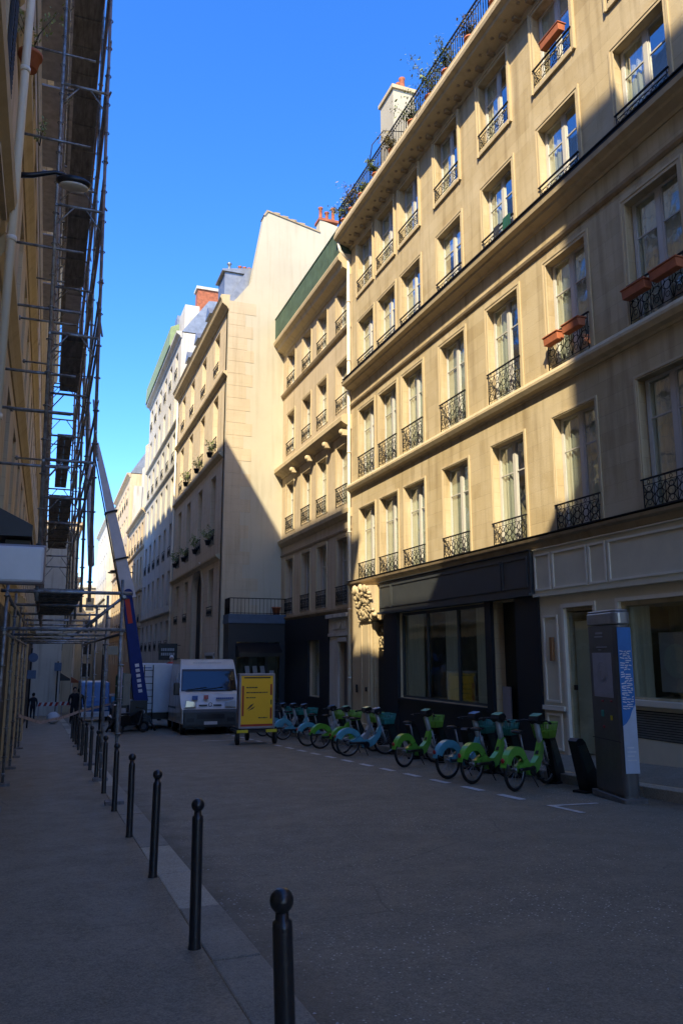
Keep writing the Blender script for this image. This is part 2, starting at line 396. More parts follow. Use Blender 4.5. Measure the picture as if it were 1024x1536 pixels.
mark(mk, [(6.96,9.3), (7.05,9.3), (7.05,10.1), (6.96,10.1)]); mark(mk, [(7.05,9.98), (7.05,10.08), (7.75,9.98), (7.75,9.9)])
y = 10.75
while y < 34:
    mark(mk, [(6.93,y), (7.07,y), (7.07,y+.66), (6.93,y+.66)]); y += 1.2
mark(mk, [(5.3,27.9), (7.0,27.9), (7.0,28.05), (5.3,28.05)])
structure('road_marking', mk, 'paint_line')
# manhole and litter on the gutter side
mh = MB(); cy = 3.9; cx = 1.53
mh.lathe((0,0,0), [(.045,0), (.045,.006), (.03,.006), (.03,.002), (.012,.002)], 16)
o = part('drain_cap', mh, 'iron', loc=(1.62,3.75,gz(3.75,-.113))); o['kind'] = 'structure'
lt = MB()
for i in range(60):
    yy = rnd.uniform(3.0, 9) ; xx = 1.40+abs(rnd.gauss(0, .16)); s_ = rnd.uniform(.006, .016); a = rnd.random()*3
    c_, d_ = math.cos(a)*s_, math.sin(a)*s_*.6; z = gz(yy, -.108)
    lt.quad((xx-c_,yy-d_,z), (xx+d_,yy-c_,z+.004), (xx+c_,yy+d_,z), (xx-d_,yy+c_,z+.002))
for i in range(45):
    yy = rnd.uniform(2.4, 11); xx = rnd.uniform(1.7, 6); s_ = rnd.uniform(.004, .011); a = rnd.random()*3
    c_, d_ = math.cos(a)*s_, math.sin(a)*s_*.6; z = gz(yy, -.108)
    lt.quad((xx-c_,yy-d_,z-.01), (xx+d_,yy-c_,z+.004), (xx+c_,yy+d_,z), (xx-d_,yy+c_,z))
tag(part('litter', lt, 'litter'), 'pale scraps of litter and leaves scattered along the gutter', 'litter', kind='stuff')

# ------------------------------------------------------------------ bollards
def bollard_mesh():
    post = MB().lathe((0,0,0), [(.043,-.05), (.043,.0), (.037,.03), (.036,.78), (.034,.80), (.024,.805), (.024,.84)], 24)
    ball = MB().sphere((0,0,.868), .043, 24, 14)
    return post.mesh('post', 'bollard_paint'), ball.mesh('ball', 'bollard_paint')
pm, bm_ = bollard_mesh()
BLAB = ['black ball-topped steel bollard nearest the camera, cut by the bottom edge of the photo',
 'second black ball-topped bollard from the camera, its foot on the paler kerb stone',
 'third black ball-topped bollard from the camera', 'fourth black ball-topped bollard, the last standing clear of the scaffold poles',
 'fifth black ball-topped bollard, beside the nearest scaffold base plate by the road']
ORD = ['sixth','seventh','eighth','ninth','tenth','eleventh','twelfth','thirteenth','fourteenth']
b1 = (.878, 2.85)
for i in range(14):
    x, y = (b1 if i == 0 else (1.0+.006*i, 3.25+2.1*i))
    lab = BLAB[i] if i < 5 else '%s black ball-topped bollard from the camera in the kerb row, under the scaffold' % ORD[i-5]
    t = thing('bollard', lab, 'bollard', (x, y, gz(y)), 0, 'black ball-topped bollards along the left kerb')
    t.rotation_euler = (rnd.uniform(-.008,.008), -.042 if i == 0 else rnd.uniform(-.01,.01), 0)
    for nm, me in (('post', pm), ('ball', bm_)):
        part(nm, me, None, t)

# ------------------------------------------------------------------ windows, facing -x, origin = bottom middle of the opening on the wall face
def frame_mesh(w, h, d=.22, fw=.055, muntin=(.68,), light=True, cas=2):
    m = MB(); h2 = w/2; x0, x1 = d, d+.05
    m.box(x0, x1+.02, -h2, -h2+fw, 0, h); m.box(x0, x1+.02, h2-fw, h2, 0, h)
    m.box(x0, x1+.02, -h2+fw, h2-fw, h-fw, h); m.box(x0, x1+.02, -h2+fw, h2-fw, 0, fw*1.6)
    if cas == 2: m.box(x0-.012, x1, -.055, .055, fw*1.6, h-fw)
    for q in muntin:
        if cas == 2:
            m.box(x0+.006, x1-.01, -h2+fw, -.055, h*q-.014, h*q+.014); m.box(x0+.006, x1-.01, .055, h2-fw, h*q-.014, h*q+.014)
        else: m.box(x0+.006, x1-.01, -h2+fw, h2-fw, h*q-.014, h*q+.014)
    for sgn in ((-1, 1) if cas == 2 else ()):
        a = sgn*.055; m.box(x0+.004, x1-.004, a, a+sgn*.035, fw*1.6, h-fw)
        b = sgn*(h2-fw); m.box(x0+.004, x1-.004, b, b-sgn*.03, fw*1.6, h-fw)
    return m
def pane_mesh(w, h, d=.22):
    return MB().quad((d+.024,-w/2+.05,.08), (d+.024,w/2-.05,.08), (d+.024,w/2-.05,h-.05), (d+.024,-w/2+.05,h-.05))
def room_mesh(w, h, d=.22):
    return MB().box(d+.75, d+.8, -w/2, w/2, 0, h)
def curtain_mesh(w, h, d, kind, seed):
    r = random.Random(seed); m = MB(); x = d+.07
    def drape(y0, y1, z0, z1):
        n = max(4, int(abs(y1-y0)/.045)); ys = [y0+(y1-y0)*i/n for i in range(n+1)]; xs = [x+.025*math.sin(i*1.9+r.random())+r.uniform(-.008,.008) for i in range(n+1)]
        for i in range(n): m.quad((xs[i],ys[i],z0), (xs[i+1],ys[i+1],z0), (xs[i+1],ys[i+1],z1), (xs[i],ys[i],z1), True)
    h2 = w/2
    if kind == 'full': drape(-h2+.05, h2-.05, .05, h-.04)
    elif kind == 'sides': drape(-h2+.05, -h2+.05+w*.24, .05, h-.04); drape(h2-.05-w*.30, h2-.05, .05, h-.04)
    elif kind == 'far': drape(h2-.05-w*.42, h2-.05, .05, h-.04)
    elif kind == 'blind': m.box(x-.01, x-.005, -h2+.05, h2-.05, h*.05, h-.04)
    elif kind == 'half': m.box(x-.03, x-.025, -h2+.05, h2-.05, h*.62, h-.04)
    return m
def surround_mesh(w, h, full, mw=.13, pr=.045, depth=.22):
    m = MB(); h2 = w/2; z0 = -mw if full else 0; pr = pr if full else .022
    for (i, p) in ((0, pr), (1, pr*1.6)):
        a = mw if i == 0 else .05; o0 = 0 if i == 0 else mw-.05+.0
        y0 = h2 + (0 if i == 0 else mw-.05)
        y1 = y0 + (mw-.052 if i == 0 else .05)
        m.box(-p, .01, y0, y1, z0, h+mw-.002*(1-i)); m.box(-p, .01, -y1, -y0, z0, h+mw-.002*(1-i))
    m.box(-pr, .01, -h2, h2, h, h+mw-.052); m.box(-pr*1.6, .01, -h2-mw+.05, h2+mw-.05, h+mw-.05, h+mw)
    if full:
        m.box(-pr*1.3, .01, -h2, h2, -mw, -.0)
    return m
def rail_mesh(w, hr, style, out=.05):
    m = MB(); h2 = w/2-.01; x = -out+.0
    m.box(x-.022, x+.018, -h2-.05, h2+.05, hr-.028, hr)
    m.box(x-.006, x+.006, -h2, h2, .05, .064)
    m.box(x-.006, x+.006, -h2, h2, hr-.13, hr-.118)
    for yy in (-h2, h2): m.tube([(x,yy,0), (x,yy,hr-.03)], .011, 6); m.tube([(x,yy,hr*.6), (.12,yy,hr*.6)], .008, 5)
    if style == 'ornate':
        n = 5; st = 2*h2/n; H_ = hr-.19
        for i in range(n):
            c = -h2+st*(i+.5); zc = .064+H_/2
            m.ring((x, c, zc), (1,0,0), st*.30, .009, 12, 4); m.ring((x, c, zc+H_*.30), (1,0,0), st*.19, .008, 10, 4); m.ring((x, c, zc-H_*.30), (1,0,0), st*.19, .008, 10, 4)
            for s_ in (-1, 1):
                m.tube([(x,c+s_*st*.48,.064), (x,c+s_*st*.2,zc-.08), (x,c+s_*st*.46,zc), (x,c+s_*st*.2,zc+.08), (x,c+s_*st*.48,hr-.13)], .008, 4)
            m.ring((x, c, hr-.075), (1,0,0), .035, .007, 8, 4)
            m.tube([(x,c-st/2,.05), (x,c-st/2,hr-.03)], .007, 4)
    else:
        n = 4; st = 2*h2/n; H_ = hr-.18
        for i in range(n):
            c = -h2+st*(i+.5); zc = .064+H_/2
            m.tube([(x,c-st/2,.06), (x,c+st/2,hr-.13)], .008, 4); m.tube([(x,c+st/2,.06), (x,c-st/2,hr-.13)], .008, 4)
            m.ring((x, c, zc), (1,0,0), min(st,H_)*.24, .009, 12, 4)
            m.ring((x, c, zc), (1,0,0), min(st,H_)*.44, .007, 14, 4)
    return m

def facade(mb, X, y0, y1, z0, z1, ops, depth=.27, thick=.6, top=True):
    """wall sheet facing -x with openings (ya,yb,za,zb), reveals and real thickness"""
    ys = sorted(set([y0, y1] + [a for o in ops for a in o[:2]])); zs = sorted(set([z0, z1] + [a for o in ops for a in o[2:4]]))
    for i in range(len(ys)-1):
        for j in range(len(zs)-1):
            cy, cz = (ys[i]+ys[i+1])/2, (zs[j]+zs[j+1])/2
            if any(o[0] < cy < o[1] and o[2] < cz < o[3] for o in ops): continue
            mb.quad((X,ys[i],zs[j]), (X,ys[i+1],zs[j]), (X,ys[i+1],zs[j+1]), (X,ys[i],zs[j+1]))
    for a, b, c, d in [o[:4] for o in ops]:
        e = X+depth
        mb.quad((X,a,c), (X,a,d), (e,a,d), (e,a,c)); mb.quad((X,b,c), (e,b,c), (e,b,d), (X,b,d))
        mb.quad((X,a,d), (X,b,d), (e,b,d), (e,a,d)); mb.quad((X,a,c), (e,a,c), (e,b,c), (X,b,c))
        r = X+thick
        mb.quad((e,a-.0,c), (e,b,c), (r+.6,b,c), (r+.6,a,c)); mb.quad((e,a,d), (e,b,d), (r+.6,b,d), (r+.6,a,d))
        mb.quad((e,a,c), (e,a,d), (r+.6,a,d), (r+.6,a,c)); mb.quad((e,b,c), (e,b,d), (r+.6,b,d), (r+.6,b,c))
    r = X+1.27
    mb.quad((X,y0,z0), (r,y0,z0), (r,y0,z1), (X,y0,z1)); mb.quad((X,y1,z0), (r,y1,z0), (r,y1,z1), (X,y1,z1))
    if top: mb.quad((X,y0,z1), (r,y0,z1), (r,y1,z1), (X,y1,z1))
    return mb
WMESH = {}
def cached(key, fn, material):
    if key not in WMESH: WMESH[key] = fn().mesh(key[0], material)
    return WMESH[key]
def add_window(parent, X, yc, z0, w, h, full=None, rail=None, hr=.6, cur=None, seed=0, muntin=(.68,), d=.22, fm='white_wood', trim='stone_trim', cas=2, mw=.13, room=True, gl='pane_glass', label=None, cmat='curtain', light=False):
    p = wloc(parent)
    o = part('window', cached(('window', w, h, muntin, d, fm, cas), lambda: frame_mesh(w, h, d, muntin=muntin, cas=cas), fm), None, parent, (X-p.x, yc-p.y, z0-p.z))
    if label: o['label'] = label
    part('pane', cached(('pane', w, h, d, gl), lambda: pane_mesh(w, h, d), gl), None, o)
    if cur: part('blind' if cur in ('blind', 'half') else 'curtain', cached(('curtain', w, h, d, cur, seed % 3, cmat), lambda: curtain_mesh(w, h, d, cur, seed % 3), cmat), None, o)
    if full is not None: part('surround', cached(('surround', w, h, full, mw, trim), lambda: surround_mesh(w, h, full, mw), trim), None, o)
    if rail: part('railing', cached(('railing', w, hr, rail), lambda: rail_mesh(w, hr, rail), 'iron'), None, o)
    if room: part('room_wall', cached(('room_wall', w, h, d), lambda: room_mesh(w, h, d), 'room_dark'), None, o)
    return o
def band(mb, X, y0, y1, prof):
    """moulding running along y: profile of (projection towards the street, z)"""
    mb.prism([(X-p, z) for p, z in prof] + [(X+.02, prof[-1][1]), (X+.02, prof[0][1])], 'y', y0, y1); return mb
exec_sections = []
# ================================================================== building A (right, long lit facade)
XA = 10.2
A = thing('apartment_building', 'long yellow stone building with ornate window rails, black and cream shopfronts, plants along its roof', 'building', (XA, 26.05, -1.6))
COLS = [(9.72,11.24), (12.38,13.86), (14.93,16.43), (17.58,18.99), (20.14,21.57), (22.04,23.46), (23.9,25.32)]
FL = [(4.20,6.74), (7.86,10.40), (11.86,13.86), (15.0,17.0)]
ops = []
for a, b in COLS:
    for z0, z1 in FL: ops.append((a+.04, b-.02, z0, z1))
# ground floor openings: dark doorway, shop window, entrance, cream shop door and window
GR = [(15.55,16.6,.0-.7,2.86), (16.9,22.05,.36,2.88), (23.3,24.15,-.85,2.76), (12.83,13.72,-.40,2.50), (7.6,12.05,.84,2.52)]
w = MB(); facade(w, XA, 5.0, 26.05, -2.2, 17.3, ops+GR)
part('wall', w, 'stone_a', A, world=True)
# rear and side mass, mansard
m = MB(); m.box(XA+1.25, XA+11, 5.0, 26.0, -2.2, 17.3); part('rear_wall', m, 'stone_b', A, world=True)
m = MB(); m.prism([(XA+1.6,17.6), (XA+2.4,21.0), (XA+5,22.4), (XA+11,22.4), (XA+11,17.6)], 'y', 5.0, 26.0); part('mansard_roof', m, 'zinc', A, world=True)
m = MB(); m.box(XA+.0, XA+1.7, 5.0, 26.03, 17.3, 17.62); part('terrace_floor', m, 'stone_band', A, world=True)
# top cornice with dentil-like brackets
m = MB(); band(m, XA, 5.0, 26.22, [(.02,17.17), (.05,17.2), (.08,17.28), (.30,17.34), (.52,17.42), (.54,17.50), (.66,17.56), (.68,17.66), (.60,17.86), (.60,17.93), (0,17.93)])
part('cornice', m, 'stone_trim', A, world=True)
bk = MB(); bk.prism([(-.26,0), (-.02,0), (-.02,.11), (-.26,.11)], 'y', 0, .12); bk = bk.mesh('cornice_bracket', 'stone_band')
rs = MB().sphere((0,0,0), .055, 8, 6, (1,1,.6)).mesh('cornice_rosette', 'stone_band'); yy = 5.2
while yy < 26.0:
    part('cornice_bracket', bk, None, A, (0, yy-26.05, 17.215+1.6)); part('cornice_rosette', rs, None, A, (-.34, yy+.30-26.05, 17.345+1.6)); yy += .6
m = MB(); band(m, XA, 5.0, 26.16, [(.03,11.36), (.06,11.42), (.22,11.50), (.24,11.56), (.36,11.60), (.38,11.70), (.33,11.78), (0,11.82)])
part('string_course', m, 'stone_trim', A, world=True)
m = MB(); m.box(XA-.385, XA-.345, 5.0, 26.17, 11.705, 11.735); m.box(XA-.36, XA+.0, 5.0, 26.165, 11.822, 11.845); part('lead_flashing', m, 'iron', A, world=True)
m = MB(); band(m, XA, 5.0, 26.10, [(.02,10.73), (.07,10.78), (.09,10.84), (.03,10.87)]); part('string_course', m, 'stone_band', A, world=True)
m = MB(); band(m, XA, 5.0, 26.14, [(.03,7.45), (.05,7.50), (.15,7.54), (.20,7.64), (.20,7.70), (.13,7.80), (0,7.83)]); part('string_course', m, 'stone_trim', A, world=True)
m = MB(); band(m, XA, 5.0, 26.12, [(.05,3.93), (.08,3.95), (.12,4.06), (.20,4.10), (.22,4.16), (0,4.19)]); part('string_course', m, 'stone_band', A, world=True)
m = MB(); m.box(XA-.225, XA-.005, 5.0, 26.13, 4.192, 4.21); part('lead_flashing', m, 'iron', A, world=True)
curs = ['full','far','full','sides','full','full','sides','full','blind','full']
k = 0
for fi, (z0, z1) in enumerate(FL):
    for ci, (a, b) in enumerate(COLS):
        yc = (a+b)/2+.01; wd = 1.40; h = z1-z0
        k += 1
        add_window(A, XA, yc, z0, wd, h, d=.18, full=(fi == 3), rail='ornate' if fi < 2 else 'plain', hr=[.60,.80,.52,.50][fi], cur=(curs[(k*7+fi) % 10] if fi < 2 else ('far','sides','far','half','sides')[k % 5]) if rnd.random() < .95 else None, seed=k, mw=.12 if fi > 0 else .08, muntin=(.70,) if fi < 2 else (.34,.68))
# chimney
m = MB(); m.box(XA+.85, XA+1.75, 23.8, 25.0, 17.4, 22.85); c = part('chimney', m, 'plaster_gable', A, world=True)
m = MB(); m.box(XA+.78, XA+1.82, 23.72, 25.08, 22.85, 23.0); part('chimney_cap', m, 'stone_trim', c, world=True)
m = MB()
for q in range(4): m.lathe((XA+1.3, 23.95+.29*q, 23.0), [(.11,0), (.13,.05), (.11,.12), (.10,.42), (.13,.5), (.08,.5)], 12)
part('chimney_pot', m, 'brick_red', c, world=True)
# roof balcony railing
m = MB(); xr = XA-.48
for z in (18.86, 18.02): m.box(xr-.02, xr+.02, 5.0, 26.1, z, z+.035)
m.box(xr-.012, xr+.012, 5.0, 26.1, 18.70, 18.715)
yy = 5.0
while yy < 26.1:
    m.tube([(xr,yy,17.93), (xr,yy,18.87)], .014 if int(yy*10) % 10 else .02, 5); yy += .125
m.tube([(xr,26.1,17.93), (xr,26.1,18.9)], .022, 6); m.tube([(xr,26.1,18.88), (XA+1.2,26.1,18.88)], .02, 6); m.tube([(xr,23.0,18.88), (xr+.1,23.0,19.6), (xr+.5,22.9,20.2), (xr+1.4,22.7,20.25)], .018, 6)
part('balcony_railing', m, 'iron', A, world=True)
# drainpipe between A and B
m = MB(); m.tube([(XA-.10,26.12,16.8), (XA-.10,26.12,-.8)], .062, 10)
for z in (15,12.6,9,6,3.2,.8): m.lathe((XA-.10,26.12,z), [(.075,0), (.075,.06)], 10)
m.tube([(XA-.5,26.12,17.4), (XA-.45,26.12,17.1), (XA-.12,26.12,16.75)], .06, 8)
part('drainpipe', m, 'cream_trim', A, world=True)
# ---- black shop
sf = MB(); sf.box(XA-.16, XA-.0, 14.76, 23.28, 2.97, 3.92); shop = part('shop_front', sf, 'navy_sign', A, world=True)
m = MB()
for (a, b) in ((14.86,15.9), (15.95,22.3), (22.36,23.2)):
    for (p, q, r_, s_) in ((a,b,3.10,3.14), (a,b,3.76,3.80), (a,a+.04,3.14,3.76), (b-.04,b,3.14,3.76)): m.box(XA-.185, XA-.16, p, q, r_, s_)
m.box(XA-.24, XA-.0, 14.74, 23.30, 2.90, 2.968); m.box(XA-.22, XA-.0, 14.74, 23.30, 3.922, 3.935)
part('sign_moulding', m, 'navy_sign', shop, world=True)
m = MB(); m.box(XA-.10, XA+.02, 14.62, 15.53, -1.0, 2.90); m.box(XA-.09, XA+.02, 16.62, 16.90, -1.0, 2.90); m.box(XA-.10, XA+.02, 22.07, 22.95, -1.2, 2.90); m.box(XA-.03, XA+.02, 22.95, 23.28, -1.2, 2.90)
m.box(XA-.07, XA+.02, 16.9, 22.07, -1.1, .26); m.box(XA-.11, XA+.10, 16.9, 22.07, .26, .34)
part('pilaster', m, 'navy_paint', shop, world=True)
m = MB(); m.box(XA+.08, XA+.14, 16.9, 22.05, 2.80, 2.88); m.box(XA+.08, XA+.14, 16.9, 22.05, .36, .42)
for yy in (16.93, 18.55, 20.35, 22.02): m.box(XA+.07, XA+.15, yy-.035, yy+.035, .42, 2.80)
part('window_frame', m, 'navy_sign', shop, world=True)
m = MB(); m.box(XA+.105, XA+.115, 16.95, 22.0, .40, 2.83); part('pane', m, 'shop_glass', shop, world=True)
m = MB()
for (a, b, xx) in ((17.15,17.75,.22), (18.75,19.45,.24), (20.75,21.9,.22)):
    n = 14; ys = [a+(b-a)*i/n for i in range(n+1)]
    for i in range(n): m.quad((XA+xx-.05+.03*(i%2),ys[i],.2), (XA+xx-.05+.03*((i+1)%2),ys[i+1],.2), (XA+xx-.05+.03*((i+1)%2),ys[i+1],2.86), (XA+xx-.05+.03*(i%2),ys[i],2.86), True)
part('curtain', m, 'curtain', shop, world=True)
m = MB(); m.box(XA+1.12, XA+1.18, 16.9, 22.05, .3, 2.9); m.box(XA+.12, XA+1.15, 16.9,22.05,.30,.355)
part('shop_interior', m, 'shop_inside', shop, world=True)
m = MB(); m.box(XA+.27, XA+.30, 15.5, 16.65, -1, 2.9); part('doorway', m, 'black_paint', shop, world=True)  # black sheet stands in for the darkness of the unlit interior
m = MB(); m.box(XA+.15, XA+.19, 16.25, 16.58, -.2, .86); part('notice_board', m, 'paper', shop, world=True)
# ---- entrance with carved corbel
m = MB(); m.box(XA+.16, XA+.24, 23.34, 24.12, -1.0, 1.75)
for z in (-.55, .2, .95): m.box(XA+.14, XA+.16, 23.46, 24.0, z, z+.62)
d = part('entrance_door', m, 'navy_paint', A, world=True)
m = MB(); m.box(XA+.18, XA+.22, 23.3, 24.15, 1.78, 1.86); m.box(XA+.18, XA+.22, 23.3, 24.15, 2.66, 2.76)
for i in range(3):
    for j in range(2): m.ring((XA+.19, 23.45+.28*i, 2.05+.38*j), (1,0,0), .12, .014, 14, 4)
part('fanlight_grille', m, 'iron', d, world=True)
m = MB(); m.sphere((XA+.10, 23.42, .55), .045, 10, 8); part('door_knob', m, 'iron', d, world=True)
m = MB(); m.box(XA-.10, XA-.0, 24.2, 25.1, -1.2, 2.95); m.box(XA-.16, XA-.0, 24.12, 25.2, 2.72, 2.80); m.box(XA-.05, XA-.0, 25.2, 25.95, -1.2, 3.9)
m.box(XA-.13, XA-.10, 24.3, 24.42, -.9, 2.6); m.box(XA-.13, XA-.10, 24.9, 25.02, -.9, 2.6); m.box(XA-.20, XA-.0, 24.1, 25.25, -1.3, -.62)
part('stone_pilaster', m, 'stone_trim', A, world=True, bevel=.012)
m = MB(); r2 = random.Random(3)
m.prism([(XA-.05,2.80), (XA-.28,3.12), (XA-.34,3.60), (XA-.40,3.88), (XA-.01,3.90), (XA-.01,2.80)], 'y', 23.66, 24.90)
for i in range(190):
    zz = r2.uniform(2.85, 3.85); m.sphere((XA-.15-.27*(zz-2.85)/.95, r2.uniform(23.62,24.95), zz), r2.uniform(.035,.10), 7, 5, (1, r2.uniform(.5,1.8), r2.uniform(.5,1.8)))
part('carved_corbel', m, 'stone_trim', A, world=True)
m = MB(); m.box(XA-.12, XA-.10, 25.35, 25.5, .35, .62); m.box(XA-.14,XA-.10,24.5,24.6,.42,.56); part('door_intercom', m, 'iron', A, world=True)
# ---- cream shop
m = MB(); m.box(XA-.07, XA-.0, 5.0, 14.74, 2.93, 3.90); m.box(XA-.15, XA-.0, 5.0, 14.72, 2.86, 2.93); m.box(XA-.12, XA-.0, 5.0, 14.72, 3.90, 3.928)
cs = part('shop_front', m, 'cream_paint', A, world=True); cs['label'] = 'cream panelled shopfront'
m = MB()
def panelframe(m, x, a, b, z0, z1, t=.045, p=.03):
    m.box(x-p, x, a, b, z0, z0+t); m.box(x-p, x, a, b, z1-t, z1); m.box(x-p, x, a, a+t, z0+t, z1-t); m.box(x-p, x, b-t, b, z0+t, z1-t)
for a, b in ((14.12,14.70), (12.88,14.04), (12.30,12.82), (8.6,12.23), (5.2,8.5)): panelframe(m, XA-.07, a, b, 3.0, 3.81)
panelframe(m, XA-.05, 13.98, 14.5, .62, 2.45); panelframe(m, XA-.05, 13.98, 14.5, -.35, .40)
m.box(XA-.11, XA-.0, 13.84, 14.6, .46, .55)
for (a, b, c_, d_) in ((13.74,13.82,-.6,2.58), (12.72,12.80,-.6,2.58), (12.05,12.13,.78,2.60)): m.box(XA-.08, XA-.0, a, b, c_, d_)
m.box(XA-.09, XA-.0, 12.72, 13.82, 2.58, 2.66); m.box(XA-.08, XA-.0, 5.0, 12.13, 2.60, 2.67); m.box(XA-.14, XA+.1, 5.0, 12.2, .70, .80)
part('moulding', m, 'cream_trim', cs, world=True)
m = MB(); m.box(XA-.05, XA-.0, 13.83, 14.61, -1.0, 2.86); m.box(XA-.05, XA-.0, 12.14, 12.71, -1.0, 2.86)
m.box(XA-.05, XA-.0, 12.71, 13.83, 2.66, 2.86); m.box(XA-.05, XA-.0, 5, 12.14, 2.67, 2.86); m.box(XA-.05, XA-.0, 5, 12.14, -1.0, .12); m.box(XA-.05,XA-.0,5,12.14,.62,.70)
part('shop_panel', m, 'cream_paint', cs, world=True)
m = MB(); m.box(XA+.02, XA+.035, 12.86, 13.70, -.34, 2.46); m.box(XA+.10, XA+.11, 5.05, 12.02, .84, 2.52); part('pane', m, 'shop_glass', cs, world=True)
m = MB(); m.box(XA-.03, XA+.01, 13.50, 13.58, .9, 1.0); part('door_handle', m, 'iron', cs, world=True)
m = MB()
for i in range(11): m.box(XA-.06, XA-.01, 5.0, 11.95, .14+.043*i, .165+.043*i)
part('vent_grille', m, 'kiosk_cap', cs, world=True)
m = MB(); m.box(XA-.02, XA-.0, 5.0, 11.95, .12, .62); part('vent_recess', m, 'black_paint', cs, world=True)
m = MB(); m.box(XA-.12, XA-.05, 14.14, 14.24, 1.48, 1.98); part('wall_lamp', m, 'wood_light', cs, world=True, bevel=.01)
m = MB(); m.box(XA+1.12, XA+1.17, 5.05, 13.72, -.5, 2.6); m.box(XA+.12, XA+1.15, 5.05, 12.04, .80, .838); part('shop_interior', m, 'curtain', cs, world=True)
m = MB()
for ya_, n_ in ((11.5, 5), (9.2, 12), (5.2, 34)):
    for i in range(n_):
        y_ = ya_+i*.11; m.quad((XA+.17+.02*(i%2),y_,.84), (XA+.17+.02*((i+1)%2),y_+.11,.84), (XA+.17+.02*((i+1)%2),y_+.11,2.5), (XA+.17+.02*(i%2),y_,2.5), True)
part('curtain', m, 'curtain', cs, world=True)  # pale drapes added to brighten the dark shop window
m = MB(); m.box(XA+.16, XA+.18, 12.86, 13.70, -.34, 2.30); part('door_pale_panel', m, 'blind', cs, world=True)  # pale panel added behind the door glass to lighten the dark interior
m = MB(); m.box(XA+.24, XA+.27, 10.62, 11.40, .95, 2.0); ps = part('poster', m, 'paper', cs, world=True)
m = MB().lathe((XA+.235, 11.0, 1.5), [(.30,-.004), (.30,.004)], 28, 'x'); part('poster_print', m, 'bike_grey', ps, world=True)
# ---- things on building A
def planter(name, label, x, y0, y1, z, group, mt='terracotta', hgt=.17, d=.17):
    n = len(bpy.data.objects)
    m = MB(); yc = (y0+y1)/2
    m.prism([(-d/2,0), (d/2,0), (d/2+.02,hgt), (-d/2-.02,hgt)], 'y', y0-yc, y1-yc)
    t = thing(name, label, 'flower box', (x, yc, z), 0, group)
    part('trough', m, mt, t, bevel=.01)
    m = MB(); m.box(-d/2-.035, d/2+.035, y0-yc-.02, y1-yc+.02, hgt, hgt+.03); part('rim', m, mt, t, bevel=.008)
    return t
FB = 'terracotta flower boxes hung on the window rails'
planter('flower_box', 'terracotta flower box hung on the rail of a top-floor window under the cornice', XA-.17, 12.55, 13.25, 15.50, FB)
planter('flower_box', 'sunlit terracotta flower box at the far end of the third-floor window rail', XA-.15, 13.22, 13.72, 8.36, FB)
planter('flower_box', 'terracotta flower box at the near end of the sunlit third-floor window rail', XA-.15, 12.50, 13.05, 8.38, FB)
planter('flower_box', 'shaded brownish flower box at the far end of the rail of the rightmost window', XA-.17, 10.55, 11.15, 8.30, FB)
planter('flower_box', 'shaded brownish flower box cut by the right edge of the photo', XA-.17, 9.75, 10.40, 8.33, FB)
m = MB(); 
for i in range(6):
    a = i/5; m.quad((-.02+.02*(i%2), .0+.06*i, -.62), (-.02+.02*((i+1)%2), .06+.06*i, -.62), (0, .06+.06*i, 0), (0, .06*i, 0), True)
o = part('hanging_cloth', m, 'green_box', None, (XA-.10, 14.98, 12.42)); tag(o, 'green cloth hung over the rail of a fourth-floor window', 'cloth')
m = MB(); 
for i in range(4): m.quad((-.02, .07*i, -.5), (-.01, .07+.07*i, -.52), (0, .07+.07*i, 0), (0, .07*i, 0), True)
o = part('hanging_cloth', m, 'shutter_dark', None, (XA-.10, 15.5, 12.40)); tag(o, 'dark cloth drying beside the green cloth on the fourth-floor window rail', 'cloth')

# foliage clump: many small leaves around branching stems
def plant(name, label, x, y, z, h, r, n, mt='leaf', group=None, seed=0, leaf=.05, cat='plant', droop=0, pot=None):
    R_ = random.Random(seed); t = thing(name, label, cat, (x, y, z), 0, group)
    st = MB(); lf = MB(); tips = []
    for i in range(max(4, n//45)):
        a = R_.random()*2*PI; rr = r*R_.uniform(.2, 1); top = h*R_.uniform(.45, 1)
        p = [Vector((0,0,0)), Vector((rr*.3*math.cos(a), rr*.3*math.sin(a), top*.5)), Vector((rr*math.cos(a), rr*math.sin(a), top))]
        st.tube(p, [.012,.008,.003], 4); tips.append(p)
    for i in range(n):
        p = R_.choice(tips); q = R_.uniform(.35, 1.05); b = p[1].lerp(p[2], (q-.5)*2) if q > .5 else p[0].lerp(p[1], q*2)
        b = b + Vector((R_.gauss(0,1), R_.gauss(0,1), R_.gauss(0,.8)))*r*.16
        u = Vector((R_.gauss(0,1), R_.gauss(0,1), R_.gauss(0,1)-droop)).normalized(); v_ = u.orthogonal().normalized(); l = leaf*R_.uniform(.5, 1.3)
        lf.face([b, b+u*l*.5+v_*l*.28, b+u*l, b+u*l*.5-v_*l*.28])
    part('stems', st, 'stem', t); part('foliage', lf, mt, t)
    if pot:
        m = MB().lathe((0,0,-.22), [(.10,0), (.15,.2), (.165,.2), (.165,.25), (.14,.25)], 14); part('pot', m, pot, t)
    return t
